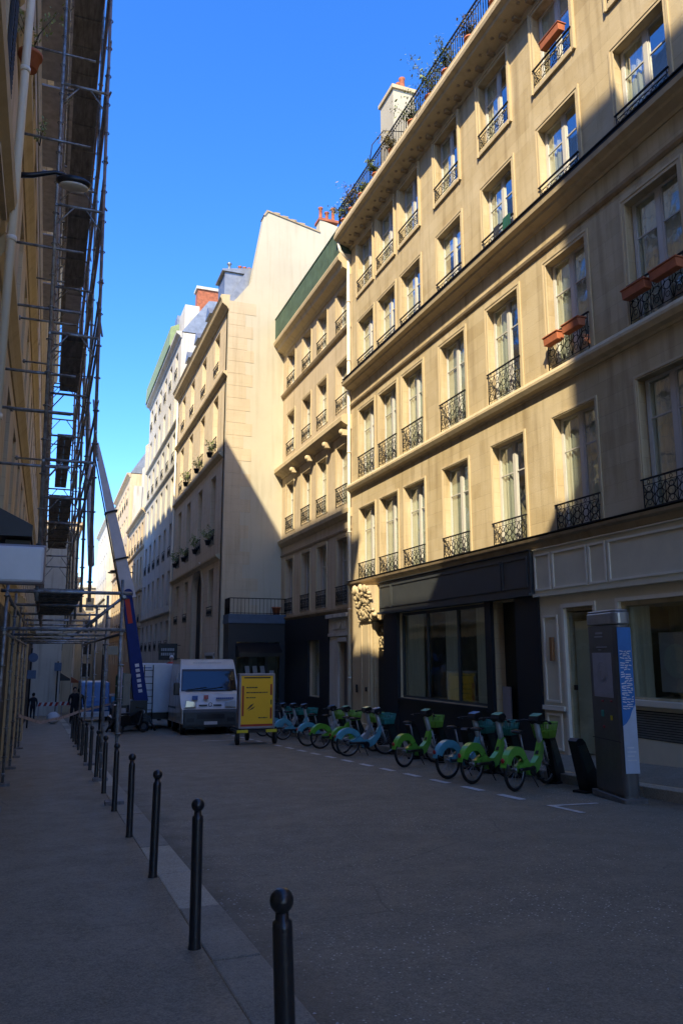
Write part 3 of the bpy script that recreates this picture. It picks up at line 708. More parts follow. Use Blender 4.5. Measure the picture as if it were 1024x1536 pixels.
PLT = [(25.7,.95,.35,'leaf','yellowing tall plant at the far end of the roof balcony, leaning out over the street'),
 (24.9,1.0,.4,'leaf_dry','dry yellow-green bush next to the far end of the roof balcony'),
 (23.9,.5,.3,'leaf','low sparse plant on the roof balcony just before the chimney'),
 (22.6,.55,.3,'leaf','small green plant on the roof balcony below the chimney'),
 (21.2,.6,.35,'leaf_dry','thin dry plant on the roof balcony to the right of the chimney'),
 (19.7,.85,.45,'leaf','bushy green plant below the bent pipe on the roof balcony'),
 (18.5,1.25,.5,'leaf','tallest green shrub on the roof balcony, reaching above its rail'),
 (17.4,1.0,.35,'leaf','loose green shrub right of the tallest roof balcony shrub'),
 (16.1,.7,.35,'leaf_dry','reddish dry plant on the roof balcony rail near the top of the photo'),
 (14.8,1.1,.4,'leaf','green plant on the roof balcony cut by the top edge of the photo')]
for i, (yy, h, r, mt, lab) in enumerate(PLT):
    plant('balcony_plant', lab, XA-.40, yy, 18.15, h*1.0, r*1.5, int(420*r/.35), mt, 'plants along the roof balcony', 40+i, .12, pot='terracotta')

# ================================================================== building B (four bays, green lattice balcony)
B = thing('apartment_building', 'narrow four-bay stone building with green lattice balcony, between blank gable and long yellow building', 'building', (XA, 35.3, -2.2))
BC = [27.1, 29.45, 31.55, 33.95]; BW = 1.15
BF = [(14.32,16.0), (11.0,12.95), (7.25,9.55), (3.45,5.95)]
ops = [(c-BW/2, c+BW/2, a, b) for c in BC for a, b in BF]
GB = [(26.45,27.35,-1.4,2.08), (29.45,30.85,.0,2.2)]
w = MB(); facade(w, XA, 26.06, 35.3, -2.6, 17.0, ops+GB); part('wall', w, 'stone_b', B, world=True)
m = MB(); m.box(XA+1.25, XA+10, 26.06, 35.3, -2.6, 17.0); part('rear_wall', m, 'stone_b', B, world=True)
m = MB(); m.prism([(XA+1.0,17.0), (XA+2.0,19.6), (XA+10,20.4), (XA+10,17.0)], 'y', 26.08, 35.28); part('mansard_roof', m, 'zinc', B, world=True)
m = MB(); band(m, XA, 26.10, 35.3, [(.03,16.2), (.06,16.26), (.10,16.34), (.34,16.45), (.38,16.60), (.52,16.72), (.55,16.86), (.48,17.0), (0,17.02)]); part('cornice', m, 'stone_trim', B, world=True)
m = MB(); m.box(XA-.46, XA-.42, 26.12, 35.3, 17.03, 18.1)
yy = 26.2
while yy < 35.3: m.box(XA-.475, XA-.461, yy, yy+.025, 17.03, 18.12); yy += .17
m.box(XA-.49, XA-.40, 26.12, 35.3, 18.105, 18.15); m.box(XA-.46, XA+1.0, 26.12, 26.16, 17.03, 18.1)
part('lattice_balcony', m, 'green_lattice', B, world=True)
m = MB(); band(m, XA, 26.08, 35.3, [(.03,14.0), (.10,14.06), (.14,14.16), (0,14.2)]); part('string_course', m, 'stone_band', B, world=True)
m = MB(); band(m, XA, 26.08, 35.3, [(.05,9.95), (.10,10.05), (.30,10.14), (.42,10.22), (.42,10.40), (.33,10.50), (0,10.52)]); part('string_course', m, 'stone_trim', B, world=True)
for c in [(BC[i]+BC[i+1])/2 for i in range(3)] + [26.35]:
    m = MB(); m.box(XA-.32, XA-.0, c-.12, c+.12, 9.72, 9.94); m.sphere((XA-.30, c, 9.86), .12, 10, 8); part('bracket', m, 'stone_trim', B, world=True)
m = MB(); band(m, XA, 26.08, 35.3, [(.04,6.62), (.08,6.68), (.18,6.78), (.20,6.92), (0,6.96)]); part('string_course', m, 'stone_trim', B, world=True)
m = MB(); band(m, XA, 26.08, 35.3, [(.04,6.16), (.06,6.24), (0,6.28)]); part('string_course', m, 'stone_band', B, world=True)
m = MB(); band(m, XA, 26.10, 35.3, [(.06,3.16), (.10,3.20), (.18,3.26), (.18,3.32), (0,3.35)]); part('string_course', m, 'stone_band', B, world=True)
for fi, (a, b) in enumerate(BF):
    for ci, c in enumerate(BC):
        add_window(B, XA, c, a, BW, b-a, full=False, rail='ornate' if fi in (2,3) else 'plain', hr=.55 if fi < 2 else .7, cur='blind', seed=ci, mw=.11, cmat='blind' if fi < 3 else 'curtain')
# ground floor of B: navy shop and stone doorway
m = MB(); m.box(XA-.12, XA-.0, 28.35, 34.15, 2.2, 3.15); m.box(XA-.10, XA-.0, 28.35, 29.42, -1.6, 2.2); m.box(XA-.10, XA-.0, 30.88, 34.15, -1.9, 2.2); m.box(XA-.10, XA-.0, 29.42, 30.88, -1.6, -.02)
sb = part('shop_front', m, 'navy_paint', B, world=True)
m = MB(); m.box(XA+.10, XA+.11, 29.45, 30.85, 0, 2.2); part('pane', m, 'shop_glass', sb, world=True)
m = MB(); m.box(XA+.35, XA+.38, 29.45, 30.85, 0, 2.2); part('curtain', m, 'curtain', sb, world=True)
m = MB(); m.box(XA-.08, XA-.0, 26.16, 26.42, -1.6, 2.5); m.box(XA-.08, XA-.0, 27.38, 28.3, -1.6, 2.5); m.box(XA-.14, XA-.0, 26.14, 28.32, 2.30, 2.42); m.box(XA-.10, XA-.0, 26.14, 28.32, 2.42, 2.98); m.box(XA-.24, XA-.0, 26.14, 28.34, 2.98, 3.12); m.box(XA-.12,XA-.0,26.42,27.38,2.1,2.26)
m.lathe((XA-.12, 27.1, 2.70), [(.14,-.03), (.14,.03)], 14, 'x'); m.box(XA-.13,XA-.10,26.5,26.9,2.55,2.85); m.box(XA-.13,XA-.10,27.3,27.8,2.55,2.85)
part('door_surround', m, 'white_render', B, world=True, bevel=.01)
m = MB(); m.box(XA+.16, XA+.22, 26.46, 27.34, -1.5, 2.06)
d = part('entrance_door', m, 'door_grey', B, world=True)
m = MB()
for z in (-.9,-.15,.6,1.3): m.box(XA+.145, XA+.16, 26.78, 27.02, z, z+.5)
part('door_panel', m, 'black_paint', d, world=True)

# ================================================================== navy corner shop with terrace, in front of the gable
K = thing('corner_shop', 'navy blue single-storey shop with dark awning and railed roof terrace below the blank gable', 'shop', (8.6, 34.6, -1.5))
def kpart(nm, m, mt):
    for q, (x, y, z) in enumerate(m.v): m.v[q] = (7.52+(x-6.9)*.818, 34.2+(y-31.3)*(.27 if y > 31.3 else 1), z)
    return part(nm, m, mt, K, world=True)
m = MB(); m.box(6.9, 10.08, 31.3, 31.5, 2.2, 3.02); m.box(6.9, 7.35, 31.3, 31.5, -1.9, 2.2); m.box(9.75, 10.08, 31.3, 31.5, -1.9, 2.2); m.box(6.9, 7.05, 31.5, 35.28, -1.9, 3.02); m.box(7.35, 9.75, 31.3, 31.5, -1.9, -.45)
m.box(8.95, 9.1, 31.32, 31.48, -.45, 2.2)
kpart('wall', m, 'navy_paint')
m = MB(); m.box(6.84, 10.1, 31.22, 35.28, 3.02, 3.16); m.box(6.86, 10.08, 31.25, 35.27, 3.162, 3.42); kpart('roof', m, 'terrace_edge')
m = MB(); m.prism([(31.28,2.15), (30.55,1.72), (30.55,1.55), (31.28,1.55)], 'x', 7.3, 9.7); kpart('awning', m, 'black_paint')
m = MB(); m.box(7.35, 8.95, 31.42, 31.44, -.45, 2.2); m.box(9.1, 9.75, 31.42, 31.44, -.45, 2.2); kpart('pane', m, 'shop_glass')
m = MB(); m.box(7.36, 9.74, 32.6, 32.65, -.45, 2.2); kpart('shop_interior', m, 'room_dark')
m = MB()
for i in range(3): m.obox((7.95+.42*i, 31.24, .95), (.12,0,.0), (0,.012,0), (-.04,0,.20))
m.box(8.45, 8.95, 31.38, 31.41, -.30, .85); m.box(9.2, 9.45, 31.38, 31.41, -.30, .95)
kpart('menu_sheet', m, 'paper')
m = MB(); z0, z1 = 3.42, 4.13
m.tube([(6.92,31.3,z1), (10.1,31.3,z1)], .02, 6); m.tube([(6.92,31.3,z0+.05), (10.1,31.3,z0+.05)], .015, 6); m.tube([(6.92,31.3,z1), (6.92,35.0,z1)], .02, 6)
x = 6.92
while x < 10.1: m.tube([(x,31.3,z0), (x,31.3,z1)], .012, 5); x += .21
y = 31.3
while y < 35.2: m.tube([(6.92,y,z0), (6.92,y,z1)], .012, 5); y += .21
kpart('railing', m, 'iron')
m = MB().lathe((0,0,0), [(.14,0), (.20,.30), (.22,.30), (.22,.36), (.19,.36)], 16); tag(part('flower_pot', m, 'terracotta', None, (9.75,34.45,3.42)), 'round terracotta pot on the shop terrace by the railing', 'pot')

# ================================================================== building C (gable + arched ground floor)
XC = 7.39; YG = 35.3
C = thing('apartment_building', 'old stone building with a tall arched entrance and a blank plastered gable facing the camera', 'building', (XC, YG, -2.2))
CCW = 1.25; CC = [38.0, 41.6, 45.3, 48.6]
CF = [(15.85,18.0), (11.65,14.6), (6.95,10.45), (3.45,5.8)]
ops = [(c-CCW/2, c+CCW/2, a, b) for c in CC for a, b in CF if not (b == 5.8 and c == 41.6)]
ops += [(40.1,43.0,-2.2,6.27), (36.6,38.6,-2.0,1.6), (45.2,47.4,-2.2,1.3)]
w = MB(); facade(w, XC, YG+.3, 50.6, -2.8, 18.9, ops, depth=.35, thick=.9); part('wall', w, 'stone_c', C, world=True)
# round arch head filling the opening corners
m = MB(); yc, r_, zc = 41.55, 1.45, 4.9
for i in range(16):
    a0, a1 = PI*i/16, PI*(i+1)/16
    p0 = (yc+1.45*math.cos(a0), zc+1.34*math.sin(a0)); p1 = (yc+1.45*math.cos(a1), zc+1.34*math.sin(a1))
    m.prism([p0, (p0[0], zc+1.372), (p1[0], zc+1.372), p1], 'x', XC-.004, XC+.35)
m2 = MB()
n = 16
for i in range(n):
    a0, a1 = PI*i/n, PI*(i+1)/n
    f = lambda a, R1, R2: (yc+R1*math.cos(a), zc+R2*math.sin(a))
    p = [f(a0,1.45,1.35), f(a1,1.45,1.35), f(a1,1.72,1.62), f(a0,1.72,1.62)]
    m2.prism(p, 'x', XC-.06, XC+.0)
m2.box(XC-.06, XC-.0, yc-1.72, yc-1.45, -2.2, zc); m2.box(XC-.06, XC-.0, yc+1.45, yc+1.72, -2.2, zc)
part('arch_head', m, 'stone_c', C, world=True); part('arch_surround', m2, 'quoin', C, world=True)
m = MB(); m.box(XC+.9, XC+8, YG+.6, 50.6, -2.8, 18.9); part('rear_wall', m, 'stone_c', C, world=True)
# gable: plastered wall in the plane y = YG, with raised stone quoins on its street edge
g = [(7.39,-2.6), (7.39,18.55), (7.75,18.95), (8.45,19.9), (9.08,23.75), (9.25,23.95), (12.05,23.35), (12.05,24.1), (13.05,23.9), (15.5,22.5), (17,18), (17,-2.6)]
m = MB(); m.prism(g, 'y', YG, YG+.55); gw = part('gable_wall', m, 'plaster_gable', C, world=True)
gw['label'] = 'blank plastered gable'
m = MB(); z = -2.3; i = 0
while z < 18.3:
    wq = (.85, 1.25)[i % 2] + rnd.uniform(-.12, .12); hq = .62
    if z < 5: wq += .9*max(0, 1-(z+2)/7)*rnd.random()+.35
    m.box(7.375, 7.39+wq, YG-.012, YG+.0, z+.006, z+hq-.006); z += hq; i += 1
part('quoin_stone', m, 'quoin', C, world=True)
m = MB(); m.prism([(9.02,23.70), (9.20,24.02), (12.08,23.42), (12.06,23.34), (9.26,23.93), (9.10,23.68)], 'y', YG-.05, YG+.62)
for x_ in (9.6, 10.05, 10.5, 10.95): m.box(x_, x_+.3, YG, YG+.5, 24.03-.22*(x_-9.2), 24.10-.22*(x_-9.2))
part('wall_coping', m, 'stone_band', C, world=True)
m = MB(); m.box(12.0, 13.1, YG-.04, YG+.7, 24.08, 24.22); part('chimney_cap', m, 'brick_red', C, world=True)
m = MB()
for x_, h_ in ((12.2,.75), (12.55,.55), (12.9,.85)): m.lathe((x_, YG+.3, 24.22), [(.10,0), (.12,.05), (.09,.1), (.09,h_-.1), (.13,h_-.06), (.13,h_), (.07,h_)], 12)
part('chimney_pot', m, 'brick_red', C, world=True)
m = MB(); band(m, XC, YG-.0, 50.7, [(.05,18.35), (.10,18.45), (.34,18.62), (.38,18.78), (.46,18.92), (.40,19.05), (0,19.08)]); part('cornice', m, 'stone_trim', C, world=True)
for z in (15.05, 11.15, 6.2):
    m = MB(); band(m, XC, YG+.56 if z < 15 else YG, 50.65, [(.04,z-.16), (.08,z-.1), (.20,z-.02), (.22,z+.06), (0,z+.12)]); part('string_course', m, 'stone_trim', C, world=True)
for fi, (a, b) in enumerate(CF):
    for ci, c in enumerate(CC):
        if fi == 3 and ci == 1: continue
        add_window(C, XC, c, a, CCW, b-a, full=None, rail='plain' if fi else 'plain', hr=.75 if fi in (1,2) else .5, cur='full' if (fi+ci) % 2 else 'blind', seed=ci, d=.3)
m = MB(); m.box(XC+.26, XC+.34, 40.1, 43, -2.2, 6.25); part('archway_dark_sheet', m, 'shutter_dark', C, world=True); m = MB(); m.box(XC+.3, XC+.36, 36.65, 38.55, -2.0, 1.6); m.box(XC+.3,XC+.36,45.2,47.4,-2.2,1.3); part('entrance_door', m, 'door_grey', C, world=True)  # sheet in the arch is coloured dark to stand in for its shaded void
m = MB(); m.box(XC-.06, XC+.02, 36.5, 36.64, -2.0, 1.7); m.box(XC-.06, XC+.02, 38.56, 38.7, -2.0, 1.7); m.box(XC-.06, XC+.02, 36.5, 38.7, 1.6, 1.75); m.box(XC+.22,XC+.28,37.2,37.3,-2,1.6)
part('door_surround', m, 'white_wood', C, world=True)
# zinc roof with a dormer block and chimney pots
m = MB(); m.prism([(XC+.05,19.06), (XC+1.0,20.9), (XC+7,21.2), (XC+7,19.06)], 'y', YG+.6, 50.5)
rf = part('roof', m, 'zinc', C, world=True)
m = MB(); m.box(XC-.0, XC+1.45, 36.6, 38.2, 19.1, 21.0); m.prism([(XC-.15,20.95), (XC-.15,21.05), (XC+1.5,21.35), (XC+1.5,20.95)], 'y', 36.5, 38.3); part('dormer', m, 'zinc', rf, world=True)
for yy in (41.5, 45.2, 48.5):
    m = MB(); m.box(XC+.2, XC+1.4, yy-.55, yy+.55, 19.1, 20.6); m.prism([(yy-.65,20.55), (yy,21.15), (yy+.65,20.55)], 'x', XC+.05, XC+1.6); dm = part('dormer', m, 'zinc', rf, world=True)
    m = MB(); m.box(XC+.17, XC+.2, yy-.35, yy+.35, 19.3, 20.4); part('pane', m, 'pane_glass', dm, world=True)
m = MB(); m.lathe((XC+.35, 37.2, 21.1), [(.10,0), (.13,.12), (.08,.2), (.08,.55), (.14,.62), (.05,.72)], 10); part('vent_pipe', m, 'zinc', rf, world=True)
m = MB()
for x_ in (.95, 1.2, 1.45): m.lathe((XC+x_, 37.4, 21.2), [(.09,0), (.07,.08), (.07,.5), (.12,.58), (.04,.62)], 10)
part('chimney_pot', m, 'brick_red', rf, world=True)
m = MB(); m.tube([(XC-.12,50.5,18.3), (XC-.12,50.5,-2)], .06, 8); part('drainpipe', m, 'cream_trim', C, world=True)
# hanging sign on C
t = thing('hanging_sign', 'black rectangular shop sign hanging above the van on the arched stone building', 'sign', (6.9, 46.5, 1.35)); 
m = MB(); m.box(-.75, .30, -.06, .06, 0, .95); part('board', m, 'sign_dark', t)
m = MB(); m.tube([(.3,0,.85), (.55,0,.85)], .02, 6); m.tube([(.3,0,.1), (.55,0,.1)], .02, 6); part('bracket', m, 'iron', t)
m = MB()
for r_ in range(2):
    x_ = -.62
    while x_ < .12: w_ = rnd.uniform(.05,.11); m.box(x_, x_+w_, -.066, -.06, .52-.26*r_, .68-.26*r_); x_ += w_+.03
part('lettering', m, 'logo_grey', t)
for yy, z, lab in ((41.5,6.98,'round green plant in a window planter above the arch'), (45.2,6.98,'dark leafy plant in the window planter left of the arch, on the first storey'), (48.5,6.98,'leafy plant in the leftmost first-storey window planter of the arched building'), (37.9,6.98,'trailing plant in the window planter nearest the gable corner, first storey'), (38.1,11.5,'bushy plant on the window rail nearest the gable corner, second storey'),(41.8,11.5,'dark plant on the second window rail from the gable corner, second storey'),(45.4,11.5,'small plant on the third window rail from the gable corner, second storey')):
    plant('window_plant', lab, XC-.22, yy, z+.2, .75, .42, 170, 'leaf', 'window plants on the arched building', int(yy*10+z), .11, pot='black_plastic')

# ================================================================== building D: white, green roof edge
def terrace_house(name, label, X, y0, y1, ztop, wallm, cols_, rows, ww, bands, roof, depth=.22, base=-4.5, rail=None, cornice=True, back=9, zoff=.0, cur='blind'):
    T_ = thing(name, label, 'building', (X, y0, base+1))
    ops = [(c-ww/2, c+ww/2, a, b) for c in cols_ for a, b in rows]
    w = MB(); facade(w, X, y0+.01, y1-.01, base, ztop, ops, depth=depth); part('wall', w, wallm, T_, world=True)
    m = MB(); m.box(X+1.25, X+back, y0+.01, y1-.01, base, ztop); part('rear_wall', m, wallm, T_, world=True)
    for z in bands:
        m = MB(); band(m, X, y0, y1, [(.03,z-.12), (.16,z-.02), (.18,z+.06), (0,z+.1)]); part('string_course', m, wallm, T_, world=True)
    if cornice:
        m = MB(); band(m, X, y0-.05, y1+.05, [(.05,ztop-.4), (.12,ztop-.25), (.35,ztop-.1), (.38,ztop+.05), (0,ztop+.08)]); part('cornice', m, wallm, T_, world=True)
    if roof:
        rmat, rh, ri = roof
        m = MB(); m.prism([(X+.0,ztop+.08), (X+ri,ztop+rh), (X+back,ztop+rh+.5), (X+back,ztop+.08)], 'y', y0+.02, y1-.02); part('roof', m, rmat, T_, world=True)
    for fi, (a, b) in enumerate(rows):
        for ci, c in enumerate(cols_):
            add_window(T_, X, c, a, ww, b-a, rail=rail if rail and fi % 2 == 0 else None, hr=.7, cur=cur if (ci*3+fi) % 4 else 'full', seed=ci, d=depth-.04, mw=.12)
    return T_
D = terrace_house('townhouse', 'white rendered building with six window bays and green roof edge, beyond the arched stone one', XC, 50.72, 67.9, 23.4, 'white_render', [52.6,55.3,58.0,60.8,63.5,66.2],
    [(20.6,22.5), (17.6,19.6), (14.6,16.7), (11.2,13.6), (8.1,10.4), (4.9,7.2), (1.9,3.9)], 1.15, (14.1, 17.2, 4.4), ('zinc', 2.6, 1.8), rail='plain')
m = MB(); m.prism([(XC-.45,23.49), (XC-.40,24.9), (XC+.2,25.2), (XC+.2,23.49)], 'y', 53.5, 67.9); part('roof_edge', m, 'green_roof', D, world=True)
m = MB(); m.box(XC+1.2, XC+2.9, 52.0, 52.9, 24.0, 27.4); ch = part('chimney_stack', m, 'brick_red', D, world=True)
m = MB(); m.box(XC+1.1, XC+3.0, 51.9, 53.0, 27.4, 27.6); part('chimney_cap', m, 'white_render', ch, world=True)
m = MB(); m.box(XC+.2, XC+1.2, 51.0, 53.4, 23.48, 25.6); part('dormer', m, 'white_render', D, world=True)
for yy in (54.3,57.0,59.7):
    m = MB(); m.box(XC+.15, XC+1.3, yy, yy+1.1, 25.0, 26.2); part('dormer', m, 'zinc', D, world=True)
E_ = terrace_house('townhouse', 'yellowish building with a cornice, next beyond the white building on the right', XC, 68.05, 82.3, 14.2, 'yellow_render', [70,72.6,75.2,77.8,80.4],
    [(11.2,13.3), (7.7,10.2), (4.4,6.8), (1.0,3.2)], 1.15, (10.9, 7.2, 4.0), ('zinc', 3.2, 1.8), rail='plain')
m = MB(); m.prism([(8.4,14), (8.4,21.0), (11.5,22.6), (17,22.6), (17,14)], 'y', 81.5, 82.2); m.box(7.6, 8.4, 81.4, 82.2, 14, 19); part('party_wall', m, 'white_render', E_, world=True)
m = MB(); m.prism([(7.45,14), (7.45,20.5), (9,21.8), (17,21.8), (17,14)], 'y', 70.5, 71.0); m.box(8.1,9.0,70.3,71.2,20.8,22.6)
part('party_wall', m, 'white_render', E_, world=True)
F_ = terrace_house('townhouse', 'tall pale building far down the street on the right', XC-.15, 82.45, 100, 20.5, 'yellow_render', [84.5,87,89.5,92,94.5,97],
    [(17.4,19.3), (14.2,16.2), (11.0,13.2), (7.6,10.0), (4.2,6.6), (.6,3.2)], 1.2, (10.6, 3.8), ('zinc', 2.5, 1.5), rail='plain')
G_ = terrace_house('townhouse', 'farthest pale building on the right side of the street', XC-.9, 100.2, 121.4, 19.0, 'white_render', [102,105,108,111,114,117,120],
    [(15.4,17.4), (12.2,14.4), (9.0,11.2), (5.6,8), (2.2,4.6)], 1.2, (8.6,), ('zinc', 2.5, 1.5), base=-6)
# building closing the street, and the pale blocks on the left beyond the scaffold
H_ = thing('apartment_building', 'sunlit yellowish building closing the far end of the street', 'building', (3, 122, -5.3))
m = MB(); m.box(-14, 20, 122, 130, -7, 11.6); part('wall', m, 'yellow_render', H_, world=True)
m = MB(); m.box(-14.2, 20.2, 121.7, 130.2, 11.6, 12.0); part('cornice', m, 'white_render', H_, world=True)
m = MB(); m.prism([(121.9,12.0), (124,14), (129,14), (130,12)], 'x', -14, 4.0); part('roof', m, 'zinc', H_, world=True)
for r_ in range(5):
    for c_ in range(9):
        x_ = -4+2.3*c_; z_ = -4.6+3.2*r_
        m = MB(); m.box(x_, x_+1.1, 121.93, 121.99, z_, z_+1.9); wn = part('window', m, 'shutter_dark', H_, world=True)
        m = MB(); m.box(x_-.12, x_+1.22, 121.90, 122.0, z_-.14, z_-.02); part('sill', m, 'white_render', wn, world=True)
def left_block(label, x1, y0, y1, ztop, m_, rows, gabs=True, base=-7):
    T_ = thing('townhouse', label, 'building', (x1, y0, -3))
    m = MB(); m.box(x1-9, x1, y0, y1, base, ztop); part('wall', m, m_, T_, world=True)
    m = MB(); m.box(x1-9, x1+.3, y0-.15, y1+.1, ztop, ztop+.3); part('cornice', m, m_, T_, world=True)
    for z in rows:
        for k in range(int((y1-y0)/2.8)):
            yy = y0+1.4+2.8*k; m = MB(); m.box(x1-.002, x1+.05, yy-.6, yy+.6, z, z+2); wn = part('window', m, 'shutter_dark', T_, world=True)
        m = MB(); m.box(x1-3.4, x1-2.3, y0-.05, y0+.002, z, z+1.9); part('window', m, 'shutter_dark', T_, world=True)
    return T_
left_block('pale rendered building with a blank end wall beyond the scaffold on the left', 1.15, 63, 74, 10.9, 'white_render', (-1.2, 2, 5, 8))
left_block('cream building far down the left side, behind the scaffold poles', 2.3, 75, 96, 13.5, 'yellow_render', (-2, 1.4, 4.6, 7.8))
left_block('dim pale building at the far left end of the street', 3.2, 97, 121, 10.5, 'white_render', (-2, 1.4, 4.6, 7.2))
m = MB(); m.tube([(XC,76.3,9.4), (XC-1.6,76.3,9.55)], .05, 6); m.sphere((XC-1.8,76.3,9.5), .3, 10, 6, (1.2,.7,.35)); m.tube([(XC,79.3,9.5), (XC-1.6,79.3,9.7)], .05, 6); m.sphere((XC-1.8,79.3,9.65), .3, 10, 6, (1.2,.7,.35))
tag(part('street_lamp', m, 'iron', None), 'pair of dark wall-mounted street lamps on the yellowish building far down the right side', 'street lamp')

# ================================================================== left side buildings (they also throw the big shadow)
XL = -.92
L1 = thing('apartment_building', 'yellow stone building at the left edge with mouldings, dark shutters and a downpipe', 'building', (XL, 2, -.4))
LCOLS = [-2.4, .4, 3.2, 6.0, 8.7]; LF = [(4.4,6.6), (7.9,10.1), (11.4,13.5), (14.8,16.8)]
def lwall(mb, x, y0, y1, z0, z1, ops, depth=.22):
    k = len(mb.v); facade(mb, 0, y0, y1, z0, z1, ops, depth=depth, thick=.5)
    for i in range(k, len(mb.v)): v = mb.v[i]; mb.v[i] = (x-v[0], v[1], v[2])
ops = [(c-.6, c+.6, a, b) for c in LCOLS for a, b in LF] + [(3.6,9.2,.0,2.7)]
w = MB(); lwall(w, XL, -3.2, 10.4, -1.5, 18.4, ops); part('wall', w, 'stone_left', L1, world=True)
m = MB(); m.box(XL-9, XL-1.15, -3.2, 10.4, -1.5, 18.4); part('rear_wall', m, 'stone_left', L1, world=True)
for a_, b_, zt in ((-3.2, 2.4, 23.2), (2.4, 6.4, 22.2), (6.4, 10.4, 21.0)):
    m = MB(); m.prism([(XL-.1,18.4), (XL-.75,zt), (XL-4.5,zt+.8), (XL-9,zt-1), (XL-9,18.4)], 'y', a_, b_); part('mansard_roof', m, 'zinc', L1, world=True)
def lband(mb, y0, y1, prof):
    mb.prism([(XL+p, z) for p, z in prof] + [(XL-.02, prof[-1][1]), (XL-.02, prof[0][1])], 'y', y0, y1)
m = MB(); lband(m, -3.2, 10.4, [(.03,17.6), (.1,17.8), (.38,18.1), (.42,18.3), (0,18.4)]); part('cornice', m, 'stone_band', L1, world=True)
for z in (3.55, 7.35, 10.85, 14.3):
    m = MB(); lband(m, -3.2, 10.4, [(.03,z-.30), (.08,z-.22), (.09,z-.10), (.19,z-.02), (.21,z+.10), (.10,z+.16), (0,z+.2)]); part('string_course', m, 'stone_trim', L1, world=True)
for c in LCOLS:
    for a, b in LF:
        h = b-a; m = MB(); m.box(XL-.18, XL-.12, c-.6, c+.6, a, b); wn = part('window', m, 'white_wood', L1, world=True)
        m = MB(); m.box(XL-.12, XL-.11, c-.52, c+.52, a+.08, b-.08); part('pane', m, 'pane_glass', wn, world=True)
        for s_ in (-1, 1):
            m = MB()
            ya, yb = (c+s_*.62, c+s_*1.14); m.box(XL+.01, XL+.055, min(ya,yb), max(ya,yb), a, b)
            k = a+.05
            while k < b-.1: m.box(XL+.055, XL+.068, min(ya,yb)+.05, max(ya,yb)-.05, k, k+.03); k += .07
            part('shutter', m, 'shutter_dark', wn, world=True)
        m = MB(); m.box(XL, XL+.12, c-.72, c+.72, a-.10, a-.02); part('sill', m, 'stone_trim', wn, world=True)
        m = MB(); m.box(XL+.0, XL+.10, c-.68, c+.68, b+.02, b+.16); m.box(XL,XL+.16,c-.74,c+.74,b+.16,b+.22); part('lintel', m, 'stone_trim', wn, world=True)
m = MB(); m.tube([(XL+.17,10.2,17.6), (XL+.17,10.2,3.7)], .055, 10)
for z in (16, 13, 9.4, 6.9, 4.5): m.lathe((XL+.17,10.2,z), [(.068,0), (.068,.07)], 10)
part('drainpipe', m, 'cream_trim', L1, world=True)
m = MB(); m.box(XL-.1, XL-.06, 3.6, 9.2, 0, 2.7); sh = part('shop_window', m, 'shop_glass', L1, world=True)
m = MB(); m.box(XL-.7, XL-.65, 3.6, 9.2, 0, 2.7); part('shop_interior', m, 'room_dark', sh, world=True)
m = MB(); m.prism([(XL,3.40), (-.22,3.05), (-.22,2.92), (XL,2.92)], 'y', 9.3, 10.6); m.box(-.5,-.24,9.5,10.4,2.72,2.90); tag(part('awning', m, 'sign_dark', None), 'dark folded shop awning sticking out of the wall above the light box sign', 'awning')
# L2: building behind the scaffold
L2 = thing('apartment_building', 'tall stone building behind the scaffold on the left', 'building', (XL, 16, -.8))
LC2 = [12.4+2.8*i for i in range(17)]; LF2 = [(4.0,6.4), (7.6,9.9), (11.0,13.1), (14.3,16.3), (17.4,19.3), (20.3, 21.9)]
ops = [(c-.6, c+.6, a, b) for c in LC2 for a, b in LF2]
w = MB(); lwall(w, XL, 10.42, 62.8, -3.6, 23.2, ops); part('wall', w, 'stone_left', L2, world=True)
m = MB(); m.box(XL-9, XL-1.15, 10.42, 62.8, -3.6, 23.2); part('rear_wall', m, 'stone_left', L2, world=True)
m = MB(); m.prism([(XL-.1,23.2), (XL-.7,26.4), (XL-4.5,27.5), (XL-9,26), (XL-9,23.2)], 'y', 10.42, 62.8); part('mansard_roof', m, 'zinc', L2, world=True)
m = MB(); lband(m, 10.42, 62.8, [(.03,22.2), (.12,22.5), (.45,22.9), (.50,23.1), (0,23.2)]); part('cornice', m, 'stone_band', L2, world=True)
for z in (3.3, 7.0, 10.4, 13.8, 16.9, 19.9):
    m = MB(); lband(m, 10.42, 62.8, [(.03,z-.25), (.08,z-.15), (.17,z-.02), (.17,z+.1), (0,z+.16)]); part('string_course', m, 'stone_trim', L2, world=True)
for c in LC2:
    for a, b in LF2[:5]:
        m = MB(); m.box(XL-.18, XL-.12, c-.6, c+.6, a, b); wn = part('window', m, 'white_wood', L2, world=True)
        m = MB(); m.box(XL-.12, XL-.11, c-.5, c+.5, a+.08, b-.08); part('pane', m, 'pane_glass', wn, world=True)
m = MB(); m.box(XL+.01, XL+.30, 21.5, 22.3, -2.2, 3.1); m.box(XL+.01, XL+.36, 21.4, 22.4, 2.7, 3.04); part('stone_pilaster', m, 'stone_trim', L2, world=True)
m = MB(); m.box(XL+.01,XL+.34,30,31,-2.6,3.0); part('stone_pilaster', m, 'stone_trim', L2, world=True)
m = MB()
for a, b in ((10.6,21.35), (22.45,29.9), (31.1,61)): m.box(XL+.003, XL+.05, a, b, -3.4, 2.62)
part('shop_front', m, 'sign_dark', L2, world=True)
